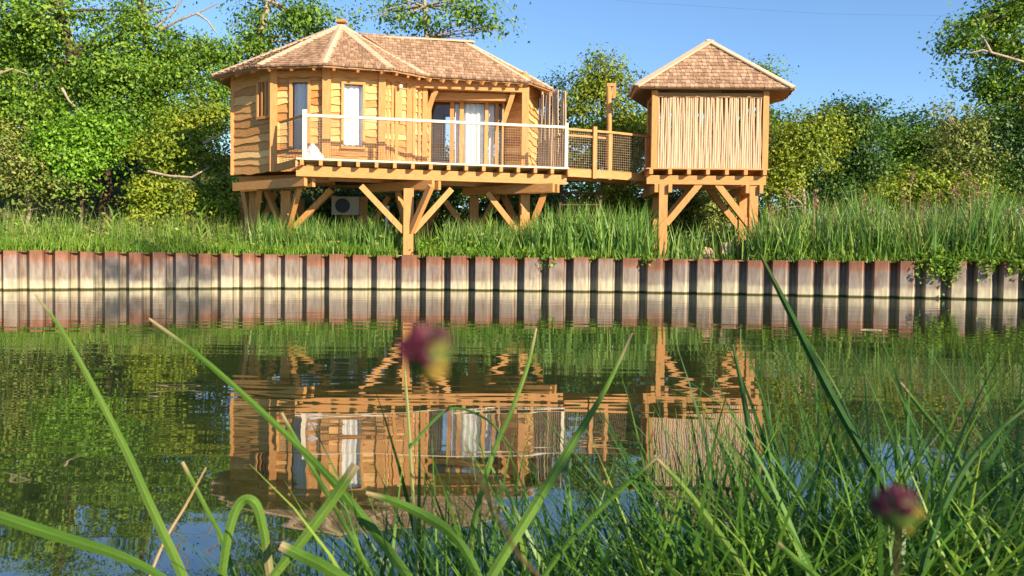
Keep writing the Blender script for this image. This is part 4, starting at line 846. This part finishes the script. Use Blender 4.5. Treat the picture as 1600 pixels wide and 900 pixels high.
bb([(1407, 598, 1.15), (1440, 640, 1.13), (1480, 690, 1.1), (1520, 770, 1.06), (1550, 900, 1.0), (1570, 1040, .95)], [4, 9, 11, 12, 12, 12], 'blade', 'yellow green blade with blunt tip at the far right')
bb([(1145, 540, 1.2), (1158, 600, 1.18), (1172, 680, 1.15), (1190, 780, 1.1), (1215, 920, 1.05)], [3, 9, 12, 12, 12], 'blade_dk', 'dark upright blade in front of the reflected right hut stilts')
bb([(440, 645, 1.1), (470, 700, 1.08), (510, 770, 1.05), (560, 860, 1.0), (620, 980, .95)], [5, 8, 9, 9, 9], 'blade', 'slim green blade beside the reflected cabin wall')
bb([(322, 730, 1.0), (290, 790, 1.0), (255, 850, .98), (215, 950, .95)], [2, 4, 4, 4], 'dry', 'thin straw coloured stalk leaning right at lower left')
bb([(285, 722, 1.05), (320, 790, 1.03), (350, 850, 1.0), (380, 950, .95)], [6, 8, 9, 9], 'blade', 'short fresh blade crossing the straw stalk at lower left')
bb([(1215, 848, .8), (1245, 875, .8), (1280, 905, .79), (1340, 970, .78)], [8, 12, 13, 13], 'blade', 'blunt pale blade tip at the bottom edge right of centre')
bb([(1600, 640, 1.0), (1540, 690, .98), (1490, 760, .96), (1450, 860, .93), (1420, 1000, .9)], [4, 10, 13, 14, 14], 'blade_dk', 'dark broad blade curving in from the right frame edge')
bb([(640, 700, 1.15), (700, 640, 1.2), (760, 655, 1.2), (800, 700, 1.2)], [5, 5, 4, 2], 'fgrass', 'thin arching blade over the reflected deck')
# out of focus burnet flower heads close to the lens
def flower(px, py, Y, rad, label, seed, stem_to, py_=.3):
    c = at(px, py, Y); rr = random.Random(seed); o = empty('burnet_flower', Vector(stem_to), label, 'flower', 'burnet flower heads close to the lens')
    core = MB(); vs = []; fs = []
    for i in range(9):
        for j in range(14):
            th = math.pi*i/8; ph = 2*math.pi*j/14; vs.append(c+Vector((math.sin(th)*math.cos(ph), math.sin(th)*math.sin(ph), 1.08*math.cos(th)))*rad*.8)
    for i in range(8):
        for j in range(14): fs.append((i*14+j, i*14+(j+1) % 14, (i+1)*14+(j+1) % 14, (i+1)*14+j))
    core.add(vs, fs, True); core.build('flower_head', FM['green'], o)
    cols = {'magenta': MB(), 'yellow': MB()}
    for k in range(150):
        z = rr.uniform(-1, 1); ph = rr.uniform(0, 2*math.pi); s = math.sqrt(1-z*z); d = Vector((s*math.cos(ph), s*math.sin(ph), z))
        key = 'magenta' if z > -.12+rr.uniform(-.25, .25)+(.55 if d.x > .3 else 0) else ('yellow' if d.x > .2 and rr.random() < py_ else None)
        if not key: continue
        p = c+d*rad*.8; t = d.cross(Vector((0, 0, 1))).normalized(); b_ = d.cross(t); q = rad*rr.uniform(.16, .26)
        tip = p+d*rad*rr.uniform(.2, .36)
        cols[key].add([p+t*q, p+b_*q, p-t*q, p-b_*q, tip], [(0, 1, 4), (1, 2, 4), (2, 3, 4), (3, 0, 4)])
    cols['magenta'].build('petals', FM['magenta'], o); cols['yellow'].build('stamens', FM['yellow'], o)
    m = MB(); e = Vector(stem_to); m.tube([c-Vector((0, 0, rad*.7)), c.lerp(e, .3)+Vector((0, .004, -.01)), e], [.0002, .0005, .0009], 6); m.build('stem', FM['stem'], o)
FM = {'green': leaf('burnet green', G3((.04, .09, .015), (.07, .12, .02), (.12, .16, .03)), .1), 'magenta': leaf('burnet magenta', G3((.06, .01, .025), (.11, .014, .04), (.2, .025, .065)), .25),
      'yellow': leaf('burnet stamens', G3((.3, .2, .04), (.42, .28, .05), (.5, .36, .08)), .3), 'stem': leaf('burnet stem', G3((.12, .07, .05), (.16, .1, .06), (.2, .13, .07)), .1)}
flower(667, 552, .09, .0034, 'blurred magenta and yellow burnet flower head near the middle of the water', 3, at(880, 940, .42))
flower(1402, 798, .105, .0032, 'blurred dusky burnet flower head over the lower right tussock', 5, at(1425, 960, .3), .06)
# added shrub, unseen behind the camera to the right, shades the lower right grass

o = empty('shade_shrub', (4.0, -1.3, .25), 'unseen leafy shrub added behind the camera to shade the lower right grass', 'bush')
cc = RNG.normal(size=(100, 3))*np.array([.85, .75, .62])+np.array([4.0, -1.3, 1.75]); pos = np.repeat(cc, 22, 0)+RNG.normal(size=(2200, 3))*.13
leaf_mesh('crown', pos, .1, M['leaf_mid'], o)
m = MB(); m.tube([(4, -1.3, .1), (3.95, -1.25, .9), (4.05, -1.3, 1.8)], [.06, .05, .02], 7)
for i in range(14): m.tube([(3.97, -1.27, .7+.05*i), tuple((np.array([3.97, -1.27, 1.0])+cc[i*7])/2), tuple(cc[i*7])], [.02, .012, .004], 5, False)
m.build('trunk', M['bark'], o)

# tall thin tree on the near bank, off to the right of the view: its top throws the leafy shadow on the left end of the wall
tb = Vector((9.2, .4, .2)); o = empty('poplar_tree', tb, 'tall slender tree on the near bank to the right of the photographer', 'tree')
cc = RNG.normal(size=(42, 3))*np.array([1.0, .8, .75])+np.array([9.2, .4, 11.55]); pos = np.repeat(cc, 30, 0)+RNG.normal(size=(1260, 3))*.17
leaf_mesh('crown', pos, .15, M['leaf_mid'], o)
m = MB(); m.tube([tb, tb+Vector((.1, .05, 6)), tb+Vector((0, 0, 11.8))], [.16, .1, .03], 8)
for i in range(14): m.tube([tb+Vector((0, 0, 8.6+.2*i)), tuple((np.array([9.2, .4, 9.6+.15*i])+cc[i*3])/2), tuple(cc[i*3])], [.03, .02, .006], 5, False)
m.build('trunk', M['bark'], o)
